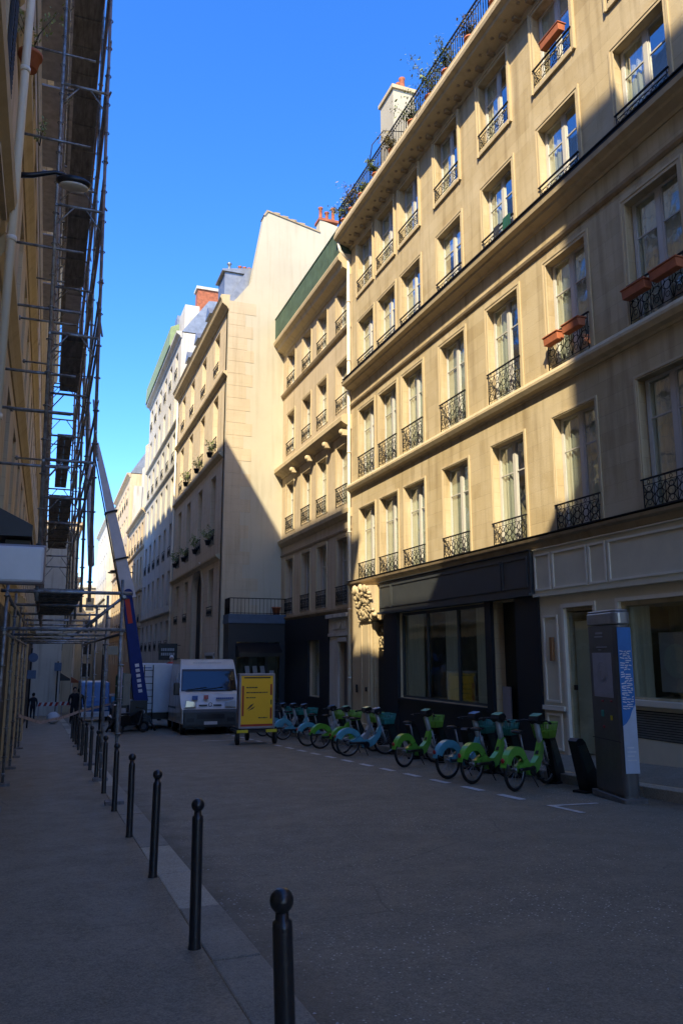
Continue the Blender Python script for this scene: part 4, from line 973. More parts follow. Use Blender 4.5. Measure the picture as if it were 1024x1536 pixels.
# taller neighbour standing behind the camera on the left
L0 = thing('apartment_building', 'tall stone building on the left behind the viewer', 'building', (XL, -8, .4))
m = MB(); m.box(XL-.6, XL, -30, -3.25, 24.7, 31.2); part('shadow_block', m, 'stone_left', L0, world=True)  # thin unseen block added on top, shaped to cast the facade's stepped shadow edge
m = MB(); m.box(XL-9, XL, -30, -3.25, -1, 24.7); part('wall', m, 'stone_left', L0, world=True)
m = MB(); m.prism([(XL-.62,24.7), (XL-.7,30.5), (XL-4.5,31), (XL-9,24.7)], 'y', -30, -14); part('mansard_roof', m, 'zinc', L0, world=True)
# buildings on the right behind the viewer so windows and light see a street
R0 = thing('apartment_building', 'stone building on the right behind the viewer', 'building', (XA, -8, .4))
m = MB(); m.box(XA, XA+10, -30, 4.95, -1, 17.5); part('wall', m, 'stone_a', R0, world=True)
m = MB(); m.prism([(XA+1.6,17.5), (XA+2.4,21.0), (XA+5,22.4), (XA+10,22.4), (XA+10,17.5)], 'y', -30, 4.9); part('mansard_roof', m, 'zinc', R0, world=True)
# pieces on the left wall
t = thing('wall_lamp', 'dark street lamp on a curved arm fixed to the wall, pale oval glass underneath', 'street lamp', (XL+.02, 11.0, 8.35))
m = MB(); m.tube([(0,0,-.02), (.3,0,.04), (.6,0,.16), (.74,0,.14)], [.045,.04,.03,.03], 8); m.box(-.0, .03, -.08, .08, -.12, .10); part('arm', m, 'lamp_body', t)
m = MB(); m.sphere((.86,.0,.05), .20, 18, 10, (1.25, .75, .40)); part('lamp_head', m, 'lamp_body', t)
m = MB(); m.sphere((.87,.0,-.015), .165, 18, 10, (1.25, .75, .30)); part('lamp_glass', m, 'lamp_glass', t)
t = thing('light_box_sign', 'pale blank light-box sign with a grey rim sticking out from the left wall', 'sign', (XL, 9.0, 2.35))
m = MB(); m.box(.30, .85, -.09, .09, .02, .41); part('panel', m, 'plastic_white', t, bevel=.03)
m = MB(); m.box(.285, .865, -.075, .075, -.0, .43); part('rim', m, 'alu_frame', t, bevel=.03)
m = MB(); m.tube([(0,0,.1), (.3,0,.1)], .018, 6); m.tube([(0,0,.35), (.3,0,.35)], .018, 6); part('bracket', m, 'iron', t)
plant('wall_plant', 'scraggly plant in a terracotta pot high on the left wall ledge', -.72, 10.5, 9.9, .75, .45, 160, 'leaf', None, 5, .075, pot='terracotta')
plant('wall_plant', 'thin hanging plant below the potted one on the left wall', -.66, 13.6, 10.6, .5, .3, 60, 'leaf', None, 6, .07)
# ================================================================== scaffold
SC = thing('scaffold', 'grey steel tube scaffold with dark decks standing over the pavement against the stone building', 'scaffold', (0, 12.35, gz(12.35)))
def xi(z): return -.17 - .018*(z-2.5)
def xo(z): return .57 - .020*(z-2.5)
LEV = [2.5, 4.55, 6.6, 8.8, 11.0, 13.2, 15.4, 17.5]
YU = [12.35, 15.4, 18.5, 21.6, 24.7, 27.8]; YB = [12.35, 15.7, 19.1, 22.4, 25.8]
def spart(nm, mb, m_): return part(nm, mb, m_, SC, world=True)
for k, yy in enumerate(YB):
    for x_, zt in ((-.57, 2.75), (1.1 if k else 1.08, 2.75)):
        m = MB(); m.tube([(x_,yy,gz(yy)+.06), (x_-.03*(x_>0),yy,zt)], .026, 8)
        z = gz(yy)+.5
        while z < zt: m.ring((x_,yy,z), (0,0,1), .040, .012, 12, 4); z += .5
        m.tube([(x_,yy,gz(yy)), (x_,yy,gz(yy)+.30)], .018, 6); m.lathe((x_,yy,gz(yy)+.18), [(.035,0), (.035,.04)], 8)
        spart('pole', m, 'scaffold_steel')
        m = MB(); m.box(x_-.13, x_+.13, yy-.11, yy+.11, gz(yy)-.0, gz(yy)+.055); spart('base_block', m, 'deck_wood')
    m = MB(); m.tube([(-.66,yy,2.54), (1.2,yy,2.54)], .027, 8); m.tube([(-.62,yy,1.99), (1.12,yy,1.99)], .027, 8); m.tube([(.55,yy,2.02), (1.08,yy,2.5)], .022, 8); spart('transom', m, 'scaffold_steel')
for x_ in (-.57, 1.07):
    m = MB(); m.tube([(x_,12.2,2.48), (x_,26,2.48)], .026, 8); m.tube([(x_,12.3,1.93), (x_,26,1.93)], .024, 8); spart('ledger', m, 'scaffold_steel')
for k, yy in enumerate(YU):
    for fx, tl in ((xi, 0), (xo, 1)):
        m = MB(); m.tube([(fx(2.4),yy,2.4), (fx(18.6),yy,18.6)], .026, 8); z = 2.7
        while z < 18.4: m.ring((fx(z),yy,z), (0,0,1), .045, .010, 12, 4); z += .54
        spart('pole', m, 'scaffold_rust' if (k+tl) % 3 == 1 else 'scaffold_steel')
    for z in LEV[1:]:
        m = MB(); m.tube([(xi(z),yy,z), (xo(z),yy,z)], .024, 8)
        m.tube([(xi(z),yy,z-.38), (xi(z)+.28,yy,z)], .013, 6); m.tube([(xo(z),yy,z-.38), (xo(z)-.28,yy,z)], .013, 6); spart('transom', m, 'scaffold_steel')
for z in LEV[1:]:
    for fx in (xi, xo):
        m = MB(); m.tube([(fx(z),12.3,z-.03), (fx(z),27.9,z-.03)], .022, 6); spart('ledger', m, 'scaffold_rust' if z > 8 and fx == xo else 'scaffold_steel')
    if z < 18:
        m = MB(); m.tube([(xo(z),12.3,z+1.0), (xo(z),27.9,z+1.0)], .020, 6); m.tube([(xo(z),12.3,z+.5), (xo(z),27.9,z+.5)], .020, 6); spart('guard_rail', m, 'scaffold_steel')
for k in range(len(YU)-1):
    if k % 2: continue
    for z in LEV[1:-1]:
        m = MB(); m.tube([(xo(z)+.05,YU[k],z+.05), (xo(z)+.05,YU[k+1],z+2.0)], .018, 6); spart('brace', m, 'scaffold_steel')
for (z, yy) in ((8.05,12.4), (7.05,12.5), (9.9,12.3), (5.95,12.45), (4.45,12.4), (5.35,12.5), (11.6,12.4), (13.6,12.4), (8.05,15.4), (6.2,15.4), (8.3,18.5), (10.4,18.5), (6.0,18.5)):
    m = MB(); m.tube([(XL,yy,z), (.18,yy,z)], .022, 6); m.lathe((XL+.02,yy,z), [(.05,0), (.05,.05)], 8, 'x'); spart('wall_tie', m, 'scaffold_steel')
def deck(z, ya, yb, x0, x1, mt='deck_wood'):
    m = MB(); n = max(1, round((x1-x0)/.19)); wd = (x1-x0)/n
    for i in range(n): m.box(x0+wd*i+.001, x0+wd*(i+1)-.001, ya, yb, z+.03, z+.075+.003*(i%2))
    y_ = ya+.2
    while y_ < yb: m.box(x0, x1, y_, y_+.05, z+.005, z+.03); y_ += .75
    spart('deck', m, mt)
deck(2.52, 12.45, 15.6, -.22, .50); deck(2.52, 15.7, 19.0, -.22, .50)
deck(4.55, 15.5, 18.4, -.12, .30); deck(4.55, 18.6, 23.2, -.12, .36)
deck(6.6, 12.45, 15.3, -.06, .27); deck(6.6, 18.6, 21.5, -.05, .28); deck(6.6, 21.7, 24.6, -.05, .28)
deck(8.8, 12.45, 15.3, -.10, .25); deck(8.8, 15.5, 18.0, -.06, .24, 'deck_metal')
for z, x0, x1 in ((11.0,-.14,.26), (13.2,-.24,.26), (15.4,-.34,.24), (17.5,-.40,.2)):
    for k in range(5): deck(z, YU[k]+.05, YU[k+1]-.05, x0, x1, 'deck_metal' if k % 2 else 'deck_wood')
for k in range(5):
    m = MB(); m.box(-.80, -.42, YU[k]+.1, YU[k+1]-.1, 17.55, 17.60); spart('netting_panel', m, 'deck_metal')
    m = MB(); m.box(-.80, -.30, YU[k]+.1, YU[k+1]-.1, 13.25, 13.29); spart('netting_panel', m, 'deck_metal')
m = MB(); m.tube([(xo(2.5)+.1,14.5,3.2), (xo(3),17.5,6.8), (xo(7),19,8.2)], .06, 8); spart('tarpaulin_roll', m, 'deck_metal')
# tape
m = MB(); P0 = [(-.57,22.4,.05), (.0,24,-.28), (.7,25,-.2), (1.08,25.8,-.12), (2.6,33.4,-.35)]
for a, b in zip(P0, P0[1:]): m.quad(a, b, (b[0],b[1],b[2]+.08), (a[0],a[1],a[2]+.08))
tag(part('barrier_tape', m, 'tape', None), 'pale red and white barrier tape sagging across the pavement between scaffold poles', 'barrier tape')

# ================================================================== kiosk
KX, KY = 8.10, 9.75
t = thing('information_kiosk', 'tall dark grey terminal with rounded cap, map panel and blue side poster at the kerb', 'kiosk', (KX, KY, gz(KY, -.12)), 0)
t.rotation_euler = (0, 0, math.radians(-12))
Ly, Lx = .95, .27        # long side runs away from the viewer (+y), short side to +x
def rbox(m, x0, x1, y0, y1, z0, z1, r, n=5, top=0):
    pts = []
    for cx_, cy_, a0 in ((x1-r,y1-r,0), (x0+r,y1-r,90), (x0+r,y0+r,180), (x1-r,y0+r,270)):
        for i in range(n+1): a = math.radians(a0+90*i/n); pts.append((cx_+r*math.cos(a), cy_+r*math.sin(a)))
    m.prism(pts, 'z', z0, z1); return pts
m = MB(); rbox(m, 0, Lx, 0, Ly, .10, 2.60, .09); part('column', m, 'kiosk_grey', t)
m = MB(); rbox(m, .02, Lx-.02, .02, Ly-.02, .0, .10, .05); rbox(m, -.05, Lx+.06, -.08, Ly+.05, -.02, .06, .05); part('plinth', m, 'concrete', t)
m = MB(); rbox(m, -.015, Lx+.015, -.015, Ly+.015, 2.61, 2.80, .11); rbox(m, .0, Lx-.0, .0, Ly-.0, 2.80, 2.84, .10); part('cap', m, 'kiosk_cap', t, bevel=.025)
m = MB(); m.box(-.006, -.001, .16, .78, 1.50, 2.18); mp_ = part('map_panel', m, 'paper', t)
m = MB(); 
for r_, zz in ((.17,1.87), (.12,1.87), (.07,1.84)): m.ring((-.007, .47, zz), (1,0,0), r_, .003, 24, 4)
m.box(-.009, -.006, .16, .62, 1.56, 1.575); m.box(-.009,-.006,.16,.45,1.53,1.54); part('map_print', m, 'logo_grey', mp_)
for (nm, mt, yy, zz, a, b) in (('button','red_plastic',.52,1.44,.05,.02), ('button','red_plastic',.24,1.45,.05,.02), ('screen','bike_teal',.54,1.25,.07,.07), ('payment_pad','yellow_bright',.26,1.20,.05,.05), ('button','red_plastic',.52,1.05,.05,.03)):
    m = MB(); m.box(-.012, -.001, yy-a*.6, yy+a*.6, zz-b*.7, zz+b*.7); part(nm, m, mt, t, bevel=.006)
m = MB(); m.box(-.010, -.001, .40, .66, 2.42, 2.44); part('lettering', m, 'logo_grey', t)
m = MB(); m.box(-.010,-.001,.40,.62,2.47,2.50); part('lettering', m, 'logo_grey', t)
m = MB(); m.box(-.010, -.001, .28, .62, 2.26, 2.275); part('lettering', m, 'logo_grey', t)
m = MB(); m.box(-.010,-.001,.46,.56,2.22,2.232); part('lettering', m, 'logo_grey', t)
m = MB(); m.box(.0-.004, -.001, .02, Ly-.02, .86, .87); part('door_gap', m, 'black_plastic', t)
m = MB(); m.box(.03, Lx-.02, -.010, -.002, .42, 2.56); po = part('poster', m, 'poster_blue', t)
m = MB(); m.prism([(.03,.42), (Lx-.02,.42), (Lx-.02,1.42), (.19,1.32), (.15,1.22), (.09,1.14), (.03,1.10)], 'y', -.014, -.011); part('poster_sky', m, 'poster_pale', po)
m = MB(); r3 = random.Random(12)
for i in range(26):
    zz = 2.20-i*.034; x_ = .05
    while x_ < Lx-.06:
        L_ = r3.uniform(.03,.09); x1 = min(x_+L_, Lx-.045)
        if r3.random() < .82: m.obox(((x_+x1)/2, -.013, zz+r3.uniform(-.006,.006)), ((x1-x_)/2, 0, r3.uniform(-.008,.008)), (0,.003,0), (0,0,.007))
        x_ = x1+.014
part('poster_text', m, 'letters_white', po); m = MB()
for i in range(4): m.box(.07, .21-.03*(i%2), -.017, -.0145, .60+.06*i, .618+.06*i)
part('poster_text', m, 'letters_white', po)

# ================================================================== bikes and docks
def wheel_meshes():
    ty = MB().ring((0,0,0), (0,1,0), .316, .029, 36, 8)
    rm = MB().ring((0,0,0), (0,1,0), .288, .013, 36, 6); rm.lathe((0,-.05,0), [(.03,0), (.03,.1)], 12, 'y')
    for i in range(18):
        a = 2*PI*i/18; rm.tube([(.03*math.cos(a+.5), .02*(-1)**i, .03*math.sin(a+.5)), (.285*math.cos(a), 0, .285*math.sin(a))], .0035, 4, False)
    return ty.mesh('wheel', 'tyre'), rm.mesh('rim', 'rim')
tyre_me, rim_me = wheel_meshes()
def arc_plate(m, c, r0, r1, a0, a1, y0, y1, n=18):
    for i in range(n):
        b0, b1_ = math.radians(a0+(a1-a0)*i/n), math.radians(a0+(a1-a0)*(i+1)/n)
        P = lambda r, b: (c[0]+r*math.cos(b), c[1]+r*math.sin(b))
        m.prism([P(r0,b0), P(r1,b0), P(r1,b1_), P(r0,b1_)], 'y', y0, y1)
BM = {}
def bike_parts(colr, frame, bask, scr):
    def g(key, fn, mt):
        if (key, mt) not in BM: BM[(key, mt)] = fn().mesh(key, mt)
        return BM[(key, mt)]
    def fender():
        m = MB(); c = (0,.345)
        for s_ in (-1, 1): arc_plate(m, c, .235, .375, 28, 158, s_*.052-.006, s_*.052+.006)
        arc_plate(m, c, .368, .378, 20, 170, -.056, .056); m.prism([(.16,.42), (.34,.50), (.42,.42), (.30,.34), (.22,.36)], 'y', -.058, .058); return m
    def fr():
        m = MB(); m.prism([(.05,.30), (.06,.40), (.28,.47), (.40,.42), (.60,.40), (.76,.50), (.90,.76), (.985,.74), (.90,.46), (.74,.27), (.60,.215), (.42,.215), (.34,.30)], 'y', -.052, .052)
        m.tube([(0,.07,.345), (.3,.06,.33)], .02, 6); m.tube([(0,-.07,.345), (.3,-.06,.33)], .02, 6); return m
    def stem():
        m = MB(); m.tube([(.955,0,.58), (.90,0,.80), (.82,0,1.06)], [.048,.055,.05], 12)
        for s_ in (-1, 1): m.tube([(.955,s_*.055,.70), (1.01,s_*.06,.52), (1.08,s_*.055,.345)], [.022,.02,.016], 8)
        m.tube([(.955,-.06,.70), (.955,.06,.70)], .028, 8); return m
    def hb():
        m = MB(); m.tube([(.70,-.32,1.07), (.78,-.22,1.10), (.83,-.08,1.07), (.83,.08,1.07), (.78,.22,1.10), (.70,.32,1.07)], .016, 8)
        for s_ in (-1,1): m.tube([(.73,s_*.285,1.08), (.69,s_*.335,1.066)], .022, 8); m.tube([(.79,s_*.25,1.075), (.80,s_*.31,1.05)], .008, 5)
        return m
    def unit():
        m = MB(); k = 0; m.prism([(.70,1.10), (.74,1.17), (.90,1.20), (.97,1.13), (.90,1.04), (.80,1.03)], 'y', -.095, .095); return m
    def screen():
        m = MB(); m.prism([(.735,1.172), (.74,1.184), (.895,1.214), (.90,1.203)], 'y', -.08, .08); return m
    def basket():
        m = MB(); zt, zb = 1.04, .78
        def ringpts(f, z): a, b = .14*f+.02, .17*f; cx_ = 1.12; return [(cx_-a,-b,z), (cx_+a+.03,-b*.85,z), (cx_+a+.03,b*.85,z), (cx_-a,b,z)]
        T_, B_ = ringpts(1.08, zt), ringpts(.78, zb)
        for i in range(4):
            a, b, c_, d_ = T_[i], T_[(i+1)%4], B_[(i+1)%4], B_[i]
            va, vb, vc, vd = map(Vector, (a, b, c_, d_)); n = 7
            for j in range(n+1):
                q = j/n; m.tube([va.lerp(vb,q), vd.lerp(vc,q)], .009, 4)
            for q in (0, .5): m.tube([va.lerp(vd,q), vb.lerp(vc,q)], .014 if q == 0 else .010, 5)
            pa, pb = va.lerp(vd,.55), vb.lerp(vc,.55); m.quad(pa, pb, vc, vd); m.quad(pa+Vector((0,0,.002)), vd, vc, pb)
        m.face([(p[0],p[1],p[2]) for p in B_]); m.tube([(.97,0,.86), (1.02,0,.84)], .03, 6); return m
    def saddle():
        m = MB(); m.prism([(.08,.93), (.06,.975), (.16,.985), (.34,.965), (.36,.95), (.30,.93), (.18,.91)], 'y', -.035, .035); m.sphere((.13,0,.95), .10, 14, 8, (1,1.05,.35)); return m
    def post(): return MB().tube([(.38,0,.36), (.23,0,.92)], .018, 8)
    def crank():
        m = MB().lathe((.50,-.085,.28), [(.085,0), (.085,.03)], 18, 'y'); m.tube([(.50,-.09,.28), (.60,-.10,.15)], .012, 6); m.tube([(.50,.09,.28), (.40,.10,.41)], .012, 6); m.box(.55,.65,-.19,-.11,.135,.16); m.box(.35,.45,.11,.19,.40,.425)
        m.tube([(.0,-.085,.345), (.46,-.085,.33)], .03, 6); m.tube([(.44,-.07,.22), (.50,-.15,.02)], .011, 6); return m
    def ffend():
        m = MB(); arc_plate(m, (1.08,.345), .355, .365, 10, 150, -.03, .03, 14); return m
    def rl(): return MB().sphere((-.375,0,.52), .035, 10, 8, (.6,1,1.2))
    return [('rear_fender', g('rear_fender', fender, colr)), ('frame', g('frame', fr, frame)), ('steering_column', g('steering_column', stem, 'bike_grey')), ('handlebar', g('handlebar', hb, 'black_plastic')), ('head_unit', g('head_unit', unit, 'black_plastic')),
        ('screen', g('screen', screen, scr)), ('basket', g('basket', basket, bask)), ('saddle', g('saddle', saddle, 'black_plastic')), ('seat_post', g('seat_post', post, 'rim')), ('crank', g('crank', crank, 'black_plastic')), ('front_fender', g('front_fender', ffend, 'black_plastic')), ('rear_light', g('rear_light', rl, 'red_plastic'))]
def make_bike(label, x, y, ang, cols4, lean=0):
    t = thing('hire_bicycle', label, 'bicycle', (x, y, gz(y, -.12)), 0, 'hire bicycles parked in a row at the right kerb')
    t.rotation_euler = (lean, 0, ang)
    for nm, me in bike_parts(*cols4): part(nm, me, None, t)
    for nm, xx in (('rear_wheel', 0), ('front_wheel', 1.08)):
        w_ = part(nm, tyre_me, None, t, (xx, 0, .342)); part('rim', rim_me, None, w_)
    return t
G4 = ('bike_green','bike_green','bike_lime','screen_green'); B4 = ('bike_blue','bike_blue','bike_teal','screen_blue')
BIKES = [(7.46, 11.66, 27, G4, 'green hire bicycle at the near end of the row, beside the empty dock', .0),
 (7.36, 12.90, 22, ('bike_green','bike_green','bike_teal','screen_green'), 'green hire bicycle second from the near end of the row', .02),
 (7.34, 13.78, 20, ('bike_blue','bike_blue','bike_teal','screen_blue'), 'blue hire bicycle third from the near end, between green ones', -.01),
 (7.56, 16.20, 25, G4, 'green hire bicycle with a lime basket standing alone mid-row, after the gap', .0),
 (7.47, 19.45, 4, ('bike_blue','bike_blue','bike_teal','screen_blue'), 'pale blue hire bicycle with a teal basket in the middle of the row', .02),
 (7.60, 20.25, 14, ('bike_green','bike_grey','bike_lime','screen_green'), 'green-fendered hire bicycle just behind the pale blue one mid-row', -.02),
 (7.72, 22.35, 10, G4, 'green hire bicycle in the far half of the row, in front of the pale doorway', .01),
 (7.72, 23.55, 8, ('bike_blue','bike_grey','bike_lime','screen_blue'), 'blue-fendered hire bicycle with a lime basket in the far half of the row', .0),
 (7.92, 26.9, 12, B4, 'blue hire bicycle, third from the far end of the row', -.01),
 (7.95, 28.3, 12, ('bike_blue','bike_grey','bike_teal','screen_blue'), 'blue hire bicycle next to the last, right of the yellow trailer', .01),
 (7.9, 29.5, 10, B4, 'blue hire bicycle at the far end of the row, mostly hidden by the yellow trailer', .0)]
def dock_mesh():
    m = MB(); m.prism([(-.10,0), (.26,0), (.16,.28), (-.10,.80), (-.17,.86), (-.27,.86), (-.32,.82)], 'y', -.085, .085); return m
dkm = dock_mesh().mesh('post', 'black_plastic')
dks = MB().prism([(-.095,.30), (.07,.40), (-.12,.76), (-.285,.74)], 'y', -.090, .090).mesh('side_plate', 'dock_green')
dkb = MB().box(-.22, .34, -.13, .13, -.01, .035).mesh('base_plate', 'iron')
def dock(label, x, y, ang, grp='black bicycle docks along the right kerb'):
    t = thing('bicycle_dock', label, 'bicycle dock', (x, y, gz(y, -.12)), math.radians(ang), grp)
    for nm, me in (('post', dkm), ('side_plate', dks), ('base_plate', dkb)): part(nm, me, None, t)
    return t
ORDB = ['near-end green bicycle','second bicycle from the near end','third bicycle from the near end','lone green bicycle mid-row','pale blue bicycle','green-fendered bicycle mid-row','green bicycle before the pale doorway','blue-fendered bicycle of the far half','third bicycle from the far end','second bicycle from the far end','last bicycle at the far end']
for i, (x, y, a, c4, lab, ln) in enumerate(BIKES):
    make_bike(lab, x, y, math.radians(a+rnd.uniform(-2,2)), c4, ln+rnd.uniform(-.035,.035))
    ar = math.radians(a); dock('black bicycle dock holding the front wheel of the '+ORDB[i], x+1.42*math.cos(ar), y+1.42*math.sin(ar)+.02, a)
dock('empty leaning black bicycle dock between the nearest green bicycle and the kiosk', 8.44, 11.05, 12)
dock('empty black bicycle dock in the gap before the lone green bicycle', 8.72, 15.2, 20)
dock('empty black bicycle dock in the gap after the lone green bicycle', 8.75, 18.0, 15)

# ================================================================== yellow poster trailer
t = thing('poster_trailer', 'yellow poster board with red edges in a grey frame on a small black wheeled trailer', 'trailer', (6.55, 25.35, gz(25.35,-.12)))
m = MB(); m.box(-.53, .53, -.06, .25, .57, 2.17); bd = part('board', m, 'yellow_poster', t)
m = MB()
for b in ((-.60,-.53,-.08,.27,.50,2.24), (.53,.60,-.08,.27,.50,2.24), (-.53,.53,-.08,.27,2.17,2.24), (-.53,.53,-.08,.27,.50,.57)): m.box(*b)
part('frame', m, 'alu_frame', t, bevel=.015)
m = MB(); m.box(-.53,.53,-.066,-.061,.575,.64); m.box(-.498,-.44,-.068,-.061,.90,1.85); m.box(.44,.498,-.068,-.061,1.55,1.90); m.box(.44,.498,-.068,-.061,.80,1.15); part('edge_stripe', m, 'poster_red', bd)
m = MB(); m.box(-.44,.44,-.067,-.061,2.09,2.13); part('header', m, 'black_plastic', bd)
m = MB(); r4 = random.Random(5)
for zz, a, b in ((1.78,-.36,.02), (1.62,-.36,.36), (1.46,-.36,-.06), (.82,.05,.36)):
    x_ = a
    while x_ < b: L_ = r4.uniform(.03,.09); m.box(x_, min(x_+L_, b), -.066, -.061, zz, zz+.035); x_ += L_+.018
m.prism([(-.34,1.10), (-.22,1.24), (-.10,1.30), (-.16,1.22), (-.26,1.13)], 'y', -.067, -.061); m.prism([(-.30,1.06), (-.16,1.16), (-.06,1.20), (-.14,1.12)], 'y', -.067, -.061); m.box(.455,.49,-.07,-.066,1.25,1.40)
part('lettering', m, 'black_plastic', bd)
m = MB(); m.box(-.66,.66,-.10,.9,.38,.46); m.box(-.60,-.50,.0,.9,.46,.52); m.box(-.05,.05,.9,1.7,.36,.42); part('chassis', m, 'black_plastic', t)
m = MB(); m.box(-.66,-.30,-.13,-.10,.38,.47); m.box(.30,.66,-.13,-.10,.38,.47); part('reflector_strip', m, 'yellow_bright', t)
for sx, sy in ((-.62,.0), (.62,.0), (0,1.2)):
    m = MB(); m.lathe((sx-.05,sy,.19), [(.12,0), (.19,.01), (.19,.09), (.12,.10)], 20, 'x'); part('wheel', m, 'tyre', t)
    m = MB(); m.box(sx-.07,sx+.07,sy-.03,sy+.03,.19,.40); part('leg', m, 'black_plastic', t)

# ================================================================== white van facing the camera
VX, VY = 6.36, 31.9
V = thing('delivery_van', 'white high-roof van with grey bumper and blue and red logos beside the yellow trailer', 'van', (VX, VY, gz(VY,-.12)))
V.rotation_euler = (-math.atan(S), 0, math.radians(-4))
hw = 1.23
prof = [(.02,.42), (.0,.98), (.10,1.05), (.40,1.58), (.56,1.70), (1.12,2.60), (1.22,2.76), (1.52,3.00), (2.2,3.06), (5.6,3.06), (5.75,2.9), (5.78,.42)]
def inset(z): return 0 if z < 1.7 else (z-1.7)*.10
m = MB(); n = len(prof); k = 0
L_ = [(-(hw-inset(z)), y, z) for y, z in prof]; R_ = [((hw-inset(z)), y, z) for y, z in prof]
# rounded front corners: narrower front points
def fx(p): x, y, z = p; f = .90 if y < .05 else (.94 if y < .2 else (.975 if y < .6 else 1)); return (x*f, y, z)
L_ = [fx(p) for p in L_]; R_ = [fx(p) for p in R_]
for i in range(n-1): m.quad(L_[i], R_[i], R_[i+1], L_[i+1], False)
m.face(L_[::-1]); m.face(R_); m.quad(L_[0], L_[-1], R_[-1], R_[0])
part('body', m, 'van_white', V, bevel=.08)
for s_ in (-1,1):
    m = MB(); m.box(s_*(hw+.002), s_*(hw+.006), 1.80, 1.82, .45, 2.6); m.box(s_*(hw+.002), s_*(hw+.006), 3.1, 3.12, .45, 2.6); part('door_gap', m, 'black_plastic', V)
m = MB(); a, b = (.58,1.745), (1.105,2.57)
m.face([(-1.10,a[0]-.03,a[1]), (1.10,a[0]-.03,a[1]), (1.04,b[0]-.03,b[1]), (-1.04,b[0]-.03,b[1])])
ws = part('windshield', m, 'van_glass', V)
m = MB(); m.face([(-1.14,a[0]-.018,a[1]-.04), (1.14,a[0]-.018,a[1]-.04), (1.08,b[0]-.015,b[1]+.03), (-1.08,b[0]-.015,b[1]+.03)]); part('windshield_seal', m, 'black_plastic', ws)
m = MB(); m.box(-.95,.95,.52,.60,1.70,1.735); m.tube([(-.3,.53,1.76), (.55,.60,1.86)], .012, 5); m.tube([(-.9,.53,1.76), (-.1,.60,1.86)], .012, 5); part('wiper', m, 'black_plastic', V)
m = MB(); m.prism([(-.08,.28), (-.12,.40), (-.12,.90), (-.04,.99), (.35,.99), (.35,.28)], 'x', -1.08, 1.08); bp = part('bumper', m, 'van_grey', V, bevel=.04)
m = MB(); m.box(-.55,.55,-.135,-.115,.62,.80); m.box(-.95,-.65,-.135,-.115,.50,.66); m.box(.65,.95,-.135,-.115,.50,.66); part('air_intake', m, 'black_plastic', bp)
m = MB(); m.box(-.26,.26,-.15,-.12,.40,.52); part('licence_plate', m, 'plate', V)
for s_ in (-1,1):
    m = MB(); m.prism([(s_*1.02,1.06), (s_*.58,1.08), (s_*.60,1.28), (s_*.98,1.36)], 'y', .0, .16); part('headlight', m, 'headlight', V, bevel=.02)
    m = MB(); m.box(s_*1.18,s_*1.42,.62,.80,1.55,2.05); mi = part('side_mirror', m, 'black_plastic', V, bevel=.04)
    m = MB(); m.tube([(s_*1.08,.75,1.75), (s_*1.2,.72,1.75)], .03, 6); part('mirror_arm', m, 'black_plastic', mi)
    m = MB(); m.face([(s_*(hw+.004),.95,1.78), (s_*(hw+.004),1.75,1.78), (s_*(hw-.066),1.75,2.48), (s_*(hw-.066),1.28,2.48)]); part('side_window', m, 'van_glass', V)
    m = MB(); m.box(s_*(hw-.0), s_*(hw+.015), 1.9, 5.6, 1.0, 1.08); part('side_trim', m, 'van_grey', V)
    for yy in (.95, 4.6):
        m = MB(); m.lathe((s_*1.0-.12,yy,.35), [(.22,0), (.34,.02), (.34,.22), (.22,.24)], 24, 'x'); w_ = part('wheel', m, 'tyre', V)
        m = MB(); m.lathe((s_*1.0-.125,yy,.35), [(.19,0), (.19,.25)], 18, 'x'); part('rim', m, 'rim', w_)
m = MB(); m.ring((0,.10,1.17), (0,1,0), .07, .012, 16, 5); m.box(-.45,-.12,.09,.13,1.12,1.17); m.box(.12,.45,.09,.13,1.12,1.17); m.box(-.9,.9,.535,.55,1.655,1.67); part('grille_emblem', m, 'van_grey', V)
m = MB(); m.box(-.72,-.50,.16,.26,1.36,1.52); part('logo', m, 'logo_blue', V)
m = MB(); m.box(-.25,-.08,.16,.26,1.38,1.54); part('logo', m, 'logo_red', V)
m = MB()
for i in range(9): m.box(.25+.08*i, .305+.08*i, .16,.26,1.38,1.44)
part('lettering', m, 'logo_blue', V)
m = MB()
for i in range(12): m.box(-.60+.10*i, -.53+.10*i, 1.33, 1.40, 2.80, 2.88)
part('roof_lettering', m, 'logo_grey', V)

# ================================================================== box truck, ladder, boom lift
t = thing('box_truck', 'small white box truck parked behind the van, seen left of it', 'truck', (4.95, 38.2, gz(38.2,-.12)))
m = MB(); m.box(-.75,1.1,0,4.2,.75,3.0); part('cargo_box', m, 'plastic_white', t, bevel=.03)
m = MB(); m.box(-.7,1.0,.1,4.1,.45,.75); m.box(1.1,1.9,.0,1.2,1.55,1.62); m.box(1.15,1.25,.1,.2,.0,1.55); m.box(1.7,1.8,.1,.2,.0,1.55); part('chassis', m, 'black_plastic', t)
m = MB(); m.prism([(4.25,.5), (4.25,2.4), (5.0,2.4), (5.6,1.5), (5.7,.5)], 'x', -.7, 1.0); part('cab', m, 'plastic_white', t, bevel=.04)
for s_ in (-.6,.9):
    for yy in (.9, 5.0): m = MB(); m.lathe((s_-.1,yy,.38), [(.25,0), (.38,.02), (.38,.2), (.25,.22)], 18, 'x'); part('wheel', m, 'tyre', t)
m = MB(); m.box(-.74,-.2,-.012,-.002,2.80,2.84); part('lettering', m, 'logo_blue', t)
m = MB(); m.box(-.74,-.5,-.012,-.002,1.55,1.70); part('logo', m, 'logo_blue', t)
t = thing('ladder', 'dark narrow ladder leaning upright against the back of the white box truck', 'ladder', (4.62, 38.1, gz(38.1,-.12)))
m = MB()
for s_ in (-.2,.2): m.tube([(s_,-.28,0), (s_,.0,2.95)], .022, 6)
part('side_rail', m, 'iron', t)
m = MB()
